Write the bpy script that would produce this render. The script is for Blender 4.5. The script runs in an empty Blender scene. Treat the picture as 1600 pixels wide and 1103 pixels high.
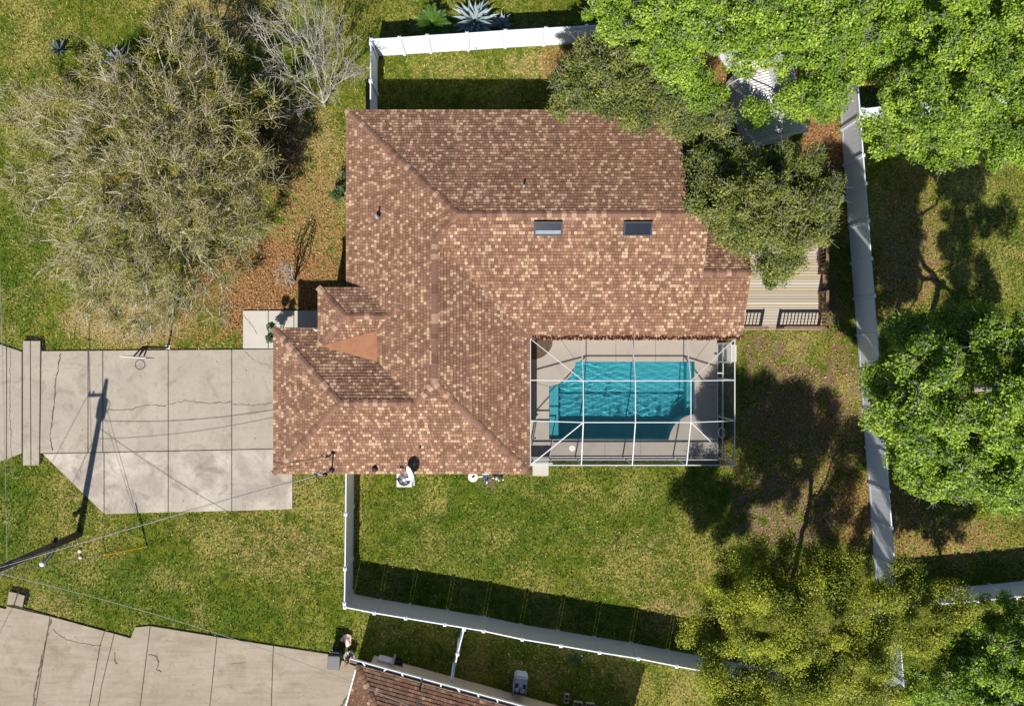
import bpy, bmesh, math, random
import numpy as np
from mathutils import Vector, Matrix
from mathutils.geometry import tessellate_polygon

random.seed(7)
RNG = np.random.default_rng(11)
C = bpy.context.scene.collection
sc = bpy.context.scene

# ------------------------------------------------------------------ camera, sky, sun
H, F, NX, NY = 35.6, 1067.0, 775.0, 552.0        # flying height (m), focal length and nadir in photo pixels
cam = bpy.data.objects.new('camera', bpy.data.cameras.new('camera'))
C.objects.link(cam)
cam.location = (0, 0, H)
cam.data.sensor_width = 36.0
cam.data.lens = F / 1600 * 36
cam.data.shift_x = (800 - NX) / 1600
cam.data.shift_y = (NY - 551.5) / 1600
cam.data.clip_end = 2000
sc.camera = cam

SUNV = Vector((-0.173, -0.947, 1.0)).normalized()
world = bpy.data.worlds.new('World'); sc.world = world; world.use_nodes = True
wn = world.node_tree
sky = wn.nodes.new('ShaderNodeTexSky'); sky.sky_type = 'NISHITA'; sky.sun_disc = False
sky.ozone_density = 4.0; sky.dust_density = 0.3
sky.sun_elevation = math.asin(SUNV.z); sky.sun_rotation = math.atan2(SUNV.x, SUNV.y)
wn.links.new(sky.outputs[0], wn.nodes['Background'].inputs[0])
wn.nodes['Background'].inputs[1].default_value = 0.058
sun = bpy.data.objects.new('sun', bpy.data.lights.new('sun', 'SUN'))
sun.data.energy = 4.6; sun.data.angle = math.radians(0.53); sun.data.color = (1.0, 0.95, 0.87)
sun.rotation_euler = (-SUNV).to_track_quat('-Z', 'Y').to_euler(); sun.location = (-10, -40, 60)
C.objects.link(sun)
sun.data.cycles.is_caustics_light = True       # the sun's ripples on the pool floor
sc.view_settings.view_transform = 'Standard'
sc.view_settings.look = 'None'
sc.view_settings.exposure = 0.62
sc.view_settings.gamma = 1.0
sc.view_settings.use_curve_mapping = False

def P(px, py, z=0.0):
    """world point at height z seen at a photo pixel"""
    return Vector(((px - NX) * (H - z) / F, (NY - py) * (H - z) / F, z))
def P2(px, py, z=0.0):
    v = P(px, py, z); return (v.x, v.y)

# ------------------------------------------------------------------ materials
def lin(r, g, b, k=1.0):
    f = lambda c: (c / 255 / 12.92 if c / 255 <= .04045 else ((c / 255 + .055) / 1.055) ** 2.4) * k
    return (f(r), f(g), f(b), 1)

class NT:
    def __init__(s, name):
        s.m = bpy.data.materials.new(name); s.m.use_nodes = True
        s.t = s.m.node_tree; s.b = s.t.nodes['Principled BSDF']; s.out = s.t.nodes['Material Output']
    def n(s, typ, **kw):
        x = s.t.nodes.new(typ)
        for k, v in kw.items(): setattr(x, k, v)
        return x
    def l(s, a, b): s.t.links.new(a, b)
    def coord(s, kind='Object'):
        if kind == 'World':
            return s.n('ShaderNodeNewGeometry').outputs['Position']
        return s.n('ShaderNodeTexCoord').outputs[kind]
    def noise(s, scale, detail=3, rough=.6, coord=None, dist=0):
        x = s.n('ShaderNodeTexNoise'); x.inputs['Scale'].default_value = scale
        x.inputs['Detail'].default_value = detail; x.inputs['Roughness'].default_value = rough
        x.inputs['Distortion'].default_value = dist
        if coord is not None: s.l(coord, x.inputs['Vector'])
        return x.outputs['Fac']
    def ramp(s, fac, a, b, lo=0., hi=1.):
        x = s.n('ShaderNodeMapRange'); x.inputs[1].default_value = a; x.inputs[2].default_value = b
        x.inputs[3].default_value = lo; x.inputs[4].default_value = hi; s.l(fac, x.inputs[0]); return x.outputs[0]
    def mix(s, fac, a, b, mode='MIX'):
        x = s.n('ShaderNodeMix', data_type='RGBA', blend_type=mode)
        for i, v in ((0, fac), (6, a), (7, b)):
            if hasattr(v, 'links'): s.l(v, x.inputs[i])
            elif i == 0: x.inputs[0].default_value = v
            else: x.inputs[i].default_value = v
        return x.outputs[2]
    def math(s, op, a, b=0.):
        x = s.n('ShaderNodeMath', operation=op)
        for i, v in ((0, a), (1, b)):
            if hasattr(v, 'links'): s.l(v, x.inputs[i])
            else: x.inputs[i].default_value = v
        return x.outputs[0]
    def base(s, c):
        if hasattr(c, 'links'): s.l(c, s.b.inputs['Base Color'])
        else: s.b.inputs['Base Color'].default_value = c
    def bump(s, h, strength=.3, dist=.02):
        x = s.n('ShaderNodeBump'); x.inputs['Strength'].default_value = strength; x.inputs['Distance'].default_value = dist
        s.l(h, x.inputs['Height']); s.l(x.outputs[0], s.b.inputs['Normal'])

def mat(name, col, rough=.75, var=.15, scale=4., spec=.3, metal=0., bump=0., bscale=30., bdist=.01, col2=None, s2=1.2):
    k = NT(name); co = k.coord()
    n1 = k.noise(scale, 4, .6, co)
    c = k.mix(k.ramp(n1, .3, .7), tuple(x * (1 - var) for x in col[:3]) + (1,), tuple(min(1, x * (1 + var)) for x in col[:3]) + (1,))
    if col2 is not None:
        n2 = k.noise(s2, 5, .65, co, .4)
        c = k.mix(k.ramp(n2, .48, .68), c, col2)
    k.base(c); k.b.inputs['Roughness'].default_value = rough; k.b.inputs['Metallic'].default_value = metal
    k.b.inputs['Specular IOR Level'].default_value = spec
    if bump: k.bump(k.noise(bscale, 4, .6, co), bump, bdist)
    return k.m

def attr_mat(name, rough=.8, trans=0., spec=.2, bump=0., bscale=40., attr='col', fine=0.):
    k = NT(name); a = k.n('ShaderNodeAttribute', attribute_name=attr).outputs['Color']
    co = k.coord()
    if fine:
        n = k.noise(60, 3, .7, co)
        a = k.mix(1.0, a, k.mix(n, (1 - fine, 1 - fine, 1 - fine, 1), (1 + fine, 1 + fine, 1 + fine, 1)), 'MULTIPLY')
    k.base(a); k.b.inputs['Roughness'].default_value = rough; k.b.inputs['Specular IOR Level'].default_value = spec
    if bump: k.bump(k.noise(bscale, 4, .6, co), bump, .01)
    if trans:
        t = k.n('ShaderNodeBsdfTranslucent'); k.l(a, t.inputs[0])
        mx = k.n('ShaderNodeMixShader'); mx.inputs[0].default_value = trans
        k.l(k.b.outputs[0], mx.inputs[1]); k.l(t.outputs[0], mx.inputs[2]); k.l(mx.outputs[0], k.out.inputs[0])
    return k.m

M = {}
def conc(name, a, dark, pale, s=.5, broom=False):
    k = NT(name); co = k.coord('World')
    c = k.mix(k.ramp(k.noise(s, 6, .62, co, .6), .42, .68), a, pale)
    c = k.mix(k.ramp(k.noise(s * 1.9, 6, .7, co, .9), .52, .74, 0, .8), c, dark)
    c = k.mix(k.ramp(k.noise(5.5, 5, .75, co), .5, .75, 0, .5), c, dark)
    c = k.mix(k.ramp(k.noise(.9, 8, .8, co, 1.5), .64, .72, 0, .45), c, tuple(x * .6 for x in dark[:3]) + (1,))
    v = k.n('ShaderNodeTexVoronoi'); v.inputs['Scale'].default_value = 1.1; k.l(co, v.inputs['Vector'])
    c = k.mix(k.ramp(v.outputs['Distance'], .03, .05, .75, 0), c, tuple(x * .35 for x in dark[:3]) + (1,))
    if broom:
        mp = k.n('ShaderNodeMapping'); mp.inputs['Rotation'].default_value = (0, 0, math.radians(8)); mp.inputs['Scale'].default_value = (.25, 2.6, 1); k.l(co, mp.inputs['Vector'])
        c = k.mix(k.ramp(k.noise(1.6, 3, .6, mp.outputs[0]), .45, .7, 0, .4), c, dark)
    k.base(c); k.b.inputs['Roughness'].default_value = .92; k.b.inputs['Specular IOR Level'].default_value = .1
    k.bump(k.noise(55, 4, .7, co), .3, .01); return k.m
M['shingle'] = attr_mat('asphalt shingle', .92, spec=.12, bump=.35, bscale=90, fine=.22)
M['cap0'] = mat('ridge cap brown', lin(146, 112, 94, .70), .92, .18, 9, .12, bump=.3, bscale=90)
M['cap1'] = mat('ridge cap dark', lin(128, 95, 80, .70), .92, .18, 9, .12, bump=.3, bscale=90)
M['cap2'] = mat('ridge cap blond', lin(196, 160, 136, .66), .92, .15, 9, .12, bump=.3, bscale=90)
M['felt'] = mat('dark roofing felt', lin(60, 40, 34), .95, .2, 5, .05)
M['membrane'] = mat('brown roof membrane', lin(178, 126, 96, .74), .85, .07, 3, .15, col2=lin(164, 114, 88, .74), s2=2.5)
M['fascia'] = mat('beige fascia paint', lin(190, 160, 138, .7), .7, .08, 3)
M['wall'] = mat('beige stucco', lin(200, 180, 155), .9, .06, 3, .1, bump=.3, bscale=60)
M['concrete'] = conc('weathered concrete', lin(204, 193, 177, 0.557), lin(168, 154, 134, 0.539), lin(214, 202, 184, 0.574))
M['concrete_grey'] = conc('grey newer concrete', lin(188, 177, 163, 0.653), lin(138, 129, 120, 0.653), lin(222, 212, 196, 0.694), .5)
M['concrete_warm'] = conc('warm broom concrete', lin(201, 187, 165, 0.531), lin(170, 147, 122, 0.522), lin(212, 198, 178, 0.557), .4, broom=True)
M['path'] = mat('sandy path concrete', lin(232, 200, 150, 1.0), .9, .05, 2, .12)
M['concrete_light'] = mat('pale walk concrete', lin(218, 212, 200, .66), .9, .04, 1.5, .12, bump=.2, bscale=70)
M['deck_conc'] = mat('pool deck coating', lin(203, 193, 181, 0.608), .9, .035, 1.6, .12, bump=.2, bscale=80, col2=lin(193, 183, 171, 0.608), s2=.8)
M['joint'] = mat('dark joint dirt', lin(92, 80, 66, .6), .95, .3, 6, .05)
M['crack'] = mat('dirty crack', lin(118, 106, 92, .62), .95, .3, 9, .05)
M['vinyl'] = mat('white vinyl', (.69, .725, .78, 1), .45, .025, 2, .4, bump=.06, bscale=8)
M['white'] = mat('white paint', (.70, .70, .71, 1), .4, .03, 3, .4)
M['alu'] = mat('white powder coated aluminium', (.56, .57, .58, 1), .4, .02, 3, .4)
M['steel'] = mat('dull steel', (.42, .43, .45, 1), .45, .12, 5, .5, .6)
M['black'] = mat('black plastic', (.018, .018, .02, 1), .5, .2, 5, .4)
M['bin'] = mat('charcoal bin plastic', (.030, .034, .045, 1), .5, .15, 4, .4)
M['binlid'] = mat('black bin lid', (.02, .021, .025, 1), .5, .2, 4, .4)
M['blueplastic'] = mat('blue plastic', (.03, .09, .33, 1), .45, .15, 5, .4)
M['beigeplastic'] = mat('off white plastic', lin(232, 220, 205), .5, .05, 5, .4)
M['pole'] = mat('weathered pole timber', (.115, .105, .085, 1), .9, .3, 3, .1, bump=.5, bscale=18)
M['cable'] = mat('cable sheath', (.035, .035, .035, 1), .6, .2, 5)
M['cablegrey'] = mat('bare aluminium cable', (.24, .245, .25, 1), .55, .1, 5, .4)
M['yellow'] = mat('yellow guard plastic', lin(214, 160, 30), .5, .08, 5)
M['deckwood'] = attr_mat('weathered deck board', .9, spec=.15, bump=.5, bscale=25, fine=.3)
M['railwood'] = mat('stained railing wood', lin(150, 116, 96, .7), .85, .25, 6, .15, bump=.3, bscale=30)
M['mulch'] = mat('bark mulch', lin(98, 82, 68), .95, .45, 14, .05, bump=1., bscale=22, bdist=.06)
M['soil'] = mat('painted trench shade', (.02, .016, .012, 1), .95, .3, 6, .05, bump=.6, bscale=25)  # near-black soil colour that paints in the shade of the edge trench
M['metalroof'] = mat('galvanised shed roof', (.42, .43, .44, 1), .5, .12, 2, .4, .15, col2=(.4, .39, .37, 1), s2=1.5)
M['shedwall'] = mat('pale shed siding', (.5, .5, .49, 1), .7, .08, 3)
M['bark'] = mat('grey brown bark', (.17, .14, .11, 1), .95, .35, 5, .1, bump=.6, bscale=18)
M['barkpale'] = mat('pale lichen bark', (.36, .34, .30, 1), .95, .25, 6, .1, bump=.4, bscale=20)
M['barkolive'] = mat('mossy olive twig', (.47, .42, .31, 1), .95, .35, 2.2, .1, col2=(.37, .35, .13, 1), s2=.7)
M['barkwhite'] = mat('whitish smooth bark', (.42, .395, .34, 1), .9, .15, 4, .15)
M['leaf'] = attr_mat('tree leaf', .5, .34, .35)
M['grass'] = attr_mat('grass blade', .7, .25, .25)
M['litter'] = attr_mat('dry fallen leaf', .9, .1, .1)
M['agave'] = mat('blue grey agave leaf', (.24, .30, .31, 1), .55, .12, 5, .35)
M['agavedark'] = mat('dark agave leaf', (.05, .08, .09, 1), .55, .2, 5, .35)
M['sago'] = mat('glossy sago frond', (.075, .15, .02, 1), .45, .25, 5, .45)
M['shrub'] = mat('dark glossy shrub leaf', (.05, .095, .03, 1), .45, .3, 5, .45)
M['terracotta'] = mat('terracotta brown', lin(130, 74, 58), .85, .2, 8)
M['stone'] = mat('pale pinkish stone', lin(226, 196, 180), .85, .1, 8, bump=.3, bscale=20)
M['cinder'] = mat('grey concrete block', lin(150, 142, 134), .95, .15, 8, .05, bump=.5, bscale=40)
M['greypanel'] = mat('grey painted sheet metal', lin(170, 176, 186), .5, .06, 4, .4)
M['navy'] = mat('dark navy panel', (.03, .038, .08, 1), .35, .2, 5, .4)
M['lightdisc'] = mat('pale fan blade', lin(150, 158, 176), .5, .08, 5, .4)
M['copper'] = mat('brown insulated hose', (.10, .06, .045, 1), .7, .15, 5)

def glass_mat():
    k = NT('dark skylight glass'); k.base((.008, .012, .024, 1)); k.b.inputs['Roughness'].default_value = .25
    k.b.inputs['Specular IOR Level'].default_value = .25
    return k.m
M['glass'] = glass_mat()
M['skyframe'] = mat('dark bronze skylight frame', (.014, .017, .025, 1), .5, .1, 5, .3)
M['flash'] = mat('dull grey flashing', (.20, .24, .29, 1), .6, .1, 5, .3)

def screen_mat(name, cover, col):
    """woven insect mesh: the share of light it stops grows with the obliqueness, as in real mesh"""
    k = NT(name); k.b.inputs['Roughness'].default_value = .8; k.base(col); k.b.inputs['Specular IOR Level'].default_value = .2
    g = k.n('ShaderNodeNewGeometry'); d = k.n('ShaderNodeVectorMath', operation='DOT_PRODUCT')
    k.l(g.outputs['Normal'], d.inputs[0]); k.l(g.outputs['Incoming'], d.inputs[1])
    c = k.math('MAXIMUM', k.math('ABSOLUTE', d.outputs['Value']), .06)
    fac = k.math('SUBTRACT', 1.0, k.math('POWER', 1 - cover, k.math('DIVIDE', 1.0, c)))
    t = k.n('ShaderNodeBsdfTransparent'); mx = k.n('ShaderNodeMixShader')
    k.l(fac, mx.inputs[0]); k.l(t.outputs[0], mx.inputs[1]); k.l(k.b.outputs[0], mx.inputs[2]); k.l(mx.outputs[0], k.out.inputs[0])
    return k.m
M['screen'] = screen_mat('charcoal insect screen', .05, (.035, .037, .042, 1))
M['screenwall'] = screen_mat('charcoal wall screen', .19, (.035, .037, .044, 1))
M['screendoor'] = screen_mat('grey door screen', .13, (.32, .34, .36, 1))

def water_mat():
    k = NT('pool water')
    gl = k.n('ShaderNodeBsdfGlass'); gl.inputs['Roughness'].default_value = 0.0; gl.inputs['IOR'].default_value = 1.33; gl.inputs['Color'].default_value = (.40, .87, .945, 1)
    k.l(gl.outputs[0], k.out.inputs[0])
    return k.m
M['water'] = water_mat()
M['plaster'] = mat('pale blue pool plaster', (.35, .485, .50, 1), .8, .06, 1.5, .2)
M['palestep'] = mat('step plaster lightened for shallows', (.50, .54, .54, 1), .8, .06, 1.5, .2)  # lighter than the basin to paint in the brighter shallow water
M['coping'] = mat('pool coping', lin(204, 194, 184), .85, .05, 3, .15)

# ------------------------------------------------------------------ object helpers
ORG = {}
def setp(o, label=None, cat=None, group=None, kind=None):
    if label: o['label'] = label
    if cat: o['category'] = cat
    if group: o['group'] = group
    if kind: o['kind'] = kind
    return o
def thing(name, label, cat, loc=(0, 0, 0), group=None, rotz=0.):
    o = bpy.data.objects.new(name, None); o.empty_display_size = .3
    o.location = loc; o.rotation_euler = (0, 0, rotz); C.objects.link(o)
    ORG[o.name] = Vector(loc)
    return setp(o, label, cat, group)
def link(name, me, parent=None, label=None, kind=None):
    o = bpy.data.objects.new(name, me); C.objects.link(o)
    if parent is not None: o.parent = parent; ORG[o.name] = ORG[parent.name]
    else: ORG[o.name] = Vector((0, 0, 0))
    return setp(o, label, None, None, kind)

class MB:
    def __init__(s): s.v = []; s.f = []; s.c = []
    def add(s, vs, fs):
        b = len(s.v); s.v += [tuple(v) for v in vs]; s.f += [tuple(b + i for i in f) for f in fs]; return s
    def box(s, c, size, rz=0., M4=None):
        hx, hy, hz = size[0] / 2, size[1] / 2, size[2] / 2
        vs = [Vector((x, y, z)) for z in (-hz, hz) for x, y in ((-hx, -hy), (hx, -hy), (hx, hy), (-hx, hy))]
        R = M4 if M4 is not None else Matrix.Rotation(rz, 3, 'Z')
        return s.add([R @ v + Vector(c) for v in vs], [(3, 2, 1, 0), (4, 5, 6, 7), (0, 1, 5, 4), (1, 2, 6, 5), (2, 3, 7, 6), (3, 0, 4, 7)])
    def bar(s, a, b, w, h):
        a, b = Vector(a), Vector(b); d = b - a
        x = d.normalized(); up = Vector((0, 0, 1)) if abs(x.z) < .95 else Vector((0, 1, 0))
        y = up.cross(x).normalized(); z = x.cross(y)
        R = Matrix((x, y, z)).transposed()
        return s.box((a + b) / 2, (d.length, w, h), M4=R)
    def prism(s, poly, z0, z1):
        n = len(poly)
        if sum(poly[i][0] * poly[(i + 1) % n][1] - poly[(i + 1) % n][0] * poly[i][1] for i in range(n)) < 0: poly = poly[::-1]
        vs = [(x, y, z0) for x, y in poly] + [(x, y, z1) for x, y in poly]
        return s.add(vs, [tuple(range(n - 1, -1, -1)), tuple(range(n, 2 * n))] + [(i, (i + 1) % n, n + (i + 1) % n, n + i) for i in range(n)])
    def tube(s, pts, r, n=8, cap=True):
        pts = [Vector(p) for p in pts]; rr = r if isinstance(r, (list, tuple)) else [r] * len(pts)
        rings = []; prev = None
        for i, p in enumerate(pts):
            d = (pts[min(i + 1, len(pts) - 1)] - pts[max(i - 1, 0)]).normalized()
            if prev is None:
                u = (Vector((0, 0, 1)) if abs(d.z) < .9 else Vector((1, 0, 0))).cross(d).normalized()
            else:
                u = (prev - d * prev.dot(d)).normalized()
            prev = u; w = d.cross(u)
            rings.append([p + (u * math.cos(2 * math.pi * k / n) + w * math.sin(2 * math.pi * k / n)) * rr[i] for k in range(n)])
        vs = [v for ring in rings for v in ring]; fs = []
        for i in range(len(pts) - 1):
            for k in range(n):
                a, b = i * n + k, i * n + (k + 1) % n; fs.append((a, b, b + n, a + n))
        if cap: fs += [tuple(range(n - 1, -1, -1)), tuple((len(pts) - 1) * n + k for k in range(n))]
        return s.add(vs, fs)
    def lathe(s, c, prof, n=20):
        c = Vector(c); vs = []; fs = []
        for r, z in prof:
            vs += [c + Vector((r * math.cos(2 * math.pi * k / n), r * math.sin(2 * math.pi * k / n), z)) for k in range(n)]
        for i in range(len(prof) - 1):
            for k in range(n):
                a, b = i * n + k, i * n + (k + 1) % n; fs.append((a, b, b + n, a + n))
        fs += [tuple(range(n - 1, -1, -1)), tuple((len(prof) - 1) * n + k for k in range(n))]
        return s.add(vs, fs)
    def mesh(s, name, m, off=(0, 0, 0), smooth=False, bevel=0.):
        me = bpy.data.meshes.new(name); o = Vector(off)
        me.from_pydata([tuple(Vector(v) - o) for v in s.v], [], s.f)
        me.materials.append(m)
        if bevel:
            bm = bmesh.new(); bm.from_mesh(me)
            bmesh.ops.bevel(bm, geom=[e for e in bm.edges if len(e.link_faces) == 2 and e.calc_face_angle(0) > .6], offset=bevel, segments=2, affect='EDGES', clamp_overlap=True)
            bm.to_mesh(me); bm.free()
        if smooth: me.polygons.foreach_set('use_smooth', [True] * len(me.polygons))
        me.update(); return me
    def build(s, name, m, parent=None, smooth=False, bevel=0., label=None, kind=None):
        off = ORG[parent.name] if parent is not None else (0, 0, 0)
        return link(name, s.mesh(name, m, off, smooth, bevel), parent, label, kind)

def np_mesh(name, V, Q, m, col=None, off=(0, 0, 0), tri=False):
    """fast mesh from arrays: V (n,3), Q (k,4) or (k,3), col (n,3)"""
    me = bpy.data.meshes.new(name); V = np.asarray(V, np.float32) - np.asarray(off, np.float32)
    k = Q.shape[1]
    me.vertices.add(len(V)); me.vertices.foreach_set('co', V.ravel())
    me.loops.add(Q.size); me.loops.foreach_set('vertex_index', Q.astype(np.int32).ravel())
    me.polygons.add(len(Q)); me.polygons.foreach_set('loop_start', np.arange(0, Q.size, k, dtype=np.int32))
    if col is not None:
        a = me.attributes.new('col', 'FLOAT_COLOR', 'POINT')
        cc = np.ones((len(V), 4), np.float32); cc[:, :3] = col; a.data.foreach_set('color', cc.ravel())
    me.update(calc_edges=True); me.materials.append(m); me.validate()
    return me

def inset(poly, d):
    n = len(poly); A = sum(poly[i][0] * poly[(i + 1) % n][1] - poly[(i + 1) % n][0] * poly[i][1] for i in range(n))
    if A < 0: poly = poly[::-1]
    L = []
    for i in range(n):
        a, b = Vector(poly[i]), Vector(poly[(i + 1) % n]); t = (b - a).normalized(); nn = Vector((-t.y, t.x)); L.append((a + nn * d, t))
    out = []
    for i in range(n):
        (p, t), (q, u) = L[i - 1], L[i]; den = t.x * u.y - t.y * u.x
        if abs(den) < 1e-4: out.append(tuple(q)); continue
        s = ((q.x - p.x) * u.y - (q.y - p.y) * u.x) / den; out.append(tuple(p + t * s))
    return out
def arc(pts, n=8):
    """smooth curve through points (Catmull-Rom)"""
    pts = [Vector(p) for p in pts]; out = []
    for i in range(len(pts) - 1):
        p0, p1, p2, p3 = pts[max(i - 1, 0)], pts[i], pts[i + 1], pts[min(i + 2, len(pts) - 1)]
        for k in range(n):
            t = k / n
            out.append(.5 * ((2 * p1) + (p2 - p0) * t + (2 * p0 - 5 * p1 + 4 * p2 - p3) * t * t + (3 * p1 - p0 - 3 * p2 + p3) * t ** 3))
    return out + [pts[-1]]

# ------------------------------------------------------------------ ground
POOL_DECK = (1.66, 11.50, -5.38, 0.98)     # concrete deck inside the cage
def zone_fields(X, Y):
    """litter, dryness, bare dirt, lushness over the yard from soft-edged patches (photo pixels, radii, weight)"""
    px = X * F / H + NX; py = NY - Y * F / H
    def blobs(L):
        z = np.zeros_like(px)
        for cx, cy, rx, ry, w in L:
            d = ((px - cx) / rx) ** 2 + ((py - cy) / ry) ** 2
            z = np.maximum(z, w * np.clip(1.35 - d, 0, 1) ** .8)
        return z
    litter = blobs([(500, 350, 50, 130, .62), (500, 420, 50, 40, .8), (1240, 700, 110, 170, .6), (1420, 400, 75, 130, .6), (1470, 840, 120, 50, .6), (430, 230, 50, 90, .7), (260, 220, 190, 150, .5), (430, 420, 75, 60, .95), (400, 480, 70, 50, 1.), (470, 330, 60, 90, .6), (300, 510, 110, 40, .6), (360, 440, 80, 60, .8), (480, 460, 40, 30, .9),
                    (500, 230, 50, 80, .35), (1285, 235, 45, 60, 1.), (1275, 170, 40, 50, .9), (1300, 330, 30, 60, .55), (875, 100, 35, 35, .75), (1120, 160, 60, 60, .9),
                    (1060, 250, 30, 40, .9), (1340, 800, 60, 70, .75), (1400, 800, 60, 70, .7), (1310, 560, 25, 60, .6), (1180, 545, 40, 30, .45), (1200, 90, 200, 90, .8), (1420, 300, 60, 60, .55), (1330, 680, 40, 90, .6)])
    dry = blobs([(490, 300, 70, 170, .75), (230, 330, 220, 180, .4), (200, 500, 120, 50, 1.), (60, 60, 60, 80, .5), (120, 150, 90, 60, .6), (330, 30, 120, 60, .8), (450, 800, 110, 50, .5), (430, 860, 120, 60, .62), (330, 830, 70, 40, .55),
                 (110, 790, 40, 60, .6), (150, 850, 70, 50, .5), (1000, 880, 110, 70, .55), (900, 850, 110, 60, .35), (760, 110, 170, 30, .5), (830, 105, 60, 30, .7), (1500, 350, 160, 110, .5), (1420, 420, 60, 80, .7), (1450, 850, 120, 60, .6),
                 (1050, 960, 60, 40, .7), (640, 850, 60, 80, .35), (520, 300, 60, 170, .55), (620, 990, 60, 30, .4), (900, 1030, 120, 50, .4), (1060, 1070, 70, 40, .5), (1230, 540, 60, 50, .5), (80, 950, 60, 40, .6)])
    dirt = blobs([(1250, 640, 110, 90, .85), (1230, 800, 110, 90, .8), (1320, 640, 40, 160, .7), (1420, 380, 70, 120, .6), (430, 220, 45, 90, .6), (1480, 830, 110, 40, .5), (765, 757, 26, 14, .9), (1190, 560, 45, 50, .75), (1240, 600, 60, 60, .6), (1300, 480, 30, 70, .75), (1200, 640, 60, 70, .6), (1260, 760, 80, 120, .55), (1310, 280, 25, 60, .6), (980, 1012, 110, 8, .6),
                  (170, 500, 110, 40, .45), (265, 520, 80, 25, .5), (1230, 200, 60, 50, .6), (60, 925, 40, 25, .5), (1110, 950, 40, 18, .55), (1230, 545, 50, 30, .7)])
    lush = blobs([(30, 400, 40, 120, .8), (40, 120, 60, 100, .6), (20, 800, 30, 90, .8), (200, 910, 130, 50, .7), (330, 960, 120, 30, .7), (760, 820, 170, 90, .6), (690, 770, 90, 40, .7), (650, 900, 60, 40, .5), (960, 800, 110, 70, .5), (500, 765, 40, 25, .9), (1570, 400, 40, 90, .5)])
    return litter, dry, dirt, lush

def ground_mat():
    k = NT('mixed lawn and leaf litter'); co = k.coord('World')
    a = k.n('ShaderNodeAttribute', attribute_name='zone'); sep = k.n('ShaderNodeSeparateColor'); k.l(a.outputs['Color'], sep.inputs[0])
    lush = k.n('ShaderNodeAttribute', attribute_name='lush').outputs['Fac']
    big = k.noise(.35, 5, .6, co, .5); mid = k.noise(1.8, 5, .65, co, .3); fine = k.noise(9, 5, .75, co); vfine = k.noise(26, 4, .8, co)
    g = k.mix(k.ramp(mid, .35, .65), lin(58, 84, 17), lin(116, 122, 38))
    g = k.mix(k.math('MULTIPLY', lush, k.ramp(big, .2, .6)), g, lin(58, 90, 20))
    g = k.mix(k.ramp(k.math('ADD', fine, k.math('MULTIPLY', k.math('SUBTRACT', big, .5), .7)), .50, .66), g, lin(160, 148, 82))
    g = k.mix(k.ramp(k.noise(5, 4, .7, co), .56, .72, 0, .8), g, lin(36, 48, 12))
    dryc = k.mix(k.ramp(fine, .35, .65), lin(104, 88, 46), lin(192, 170, 116))
    f = k.ramp(k.math('ADD', sep.outputs[1], k.math('ADD', k.math('MULTIPLY', k.math('SUBTRACT', fine, .5), 1.7), k.math('MULTIPLY', k.math('SUBTRACT', mid, .5), 1.2))), .5, .9)
    g = k.mix(f, g, dryc)
    lc = k.mix(k.ramp(fine, .38, .62), lin(92, 62, 42), lin(180, 136, 92))
    f = k.ramp(k.math('ADD', sep.outputs[0], k.math('ADD', k.math('MULTIPLY', k.math('SUBTRACT', fine, .5), 1.8), k.math('MULTIPLY', k.math('SUBTRACT', mid, .5), 1.2))), .5, .9)
    g = k.mix(f, g, lc)
    dc = k.mix(k.ramp(fine, .35, .65), lin(78, 61, 44), lin(150, 127, 102))
    f = k.ramp(k.math('ADD', sep.outputs[2], k.math('ADD', k.math('MULTIPLY', k.math('SUBTRACT', mid, .5), 2.4), k.math('MULTIPLY', k.math('SUBTRACT', fine, .5), 1.0))), .6, .95)
    g = k.mix(f, g, dc)
    g = k.mix(1.0, g, k.mix(k.ramp(vfine, .3, .7), (.5, .5, .5, 1), (1.35, 1.35, 1.35, 1)), 'MULTIPLY')
    k.base(g); k.b.inputs['Roughness'].default_value = .95; k.b.inputs['Specular IOR Level'].default_value = .08
    k.bump(k.math('ADD', fine, k.math('MULTIPLY', vfine, .5)), .9, .06)
    return k.m

def axis(lo, hi, flo, fhi, step, extra):
    a = list(np.arange(flo, fhi + 1e-6, step)) + extra
    a += [lo, lo / 2, lo / 4, lo / 7, hi, hi / 2, hi / 4, hi / 7]
    return np.unique(np.round(np.array(a), 4))
gx = axis(-400, 400, -30, 32, .3, [POOL_DECK[0] + .3, POOL_DECK[1] - .1]); gy = axis(-400, 400, -22, 22, .3, [POOL_DECK[2] + .1, POOL_DECK[3] - .1])
GX, GY = np.meshgrid(gx, gy)
gv = np.stack([GX.ravel(), GY.ravel(), np.zeros(GX.size)], 1)
cx = (gx[:-1] + gx[1:]) / 2; cy = (gy[:-1] + gy[1:]) / 2
I, J = np.meshgrid(np.arange(len(gx) - 1), np.arange(len(gy) - 1))
hole = (cx[I] > POOL_DECK[0] + .3) & (cx[I] < POOL_DECK[1] - .1) & (cy[J] > POOL_DECK[2] + .1) & (cy[J] < POOL_DECK[3] - .1)
ii, jj = I[~hole], J[~hole]; w = len(gx)
gq = np.stack([jj * w + ii, jj * w + ii + 1, (jj + 1) * w + ii + 1, (jj + 1) * w + ii], 1)
gme = np_mesh('ground', gv, gq, ground_mat())
zl, zd, zb, zu = zone_fields(gv[:, 0], gv[:, 1])
za = gme.attributes.new('zone', 'FLOAT_COLOR', 'POINT'); za.data.foreach_set('color', np.stack([zl, zd, zb, np.ones_like(zl)], 1).astype(np.float32).ravel())
zu_a = gme.attributes.new('lush', 'FLOAT', 'POINT'); zu_a.data.foreach_set('value', zu.astype(np.float32))
link('ground', gme, None, 'patchy green and straw coloured lawn with fallen leaves', 'structure')

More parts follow.
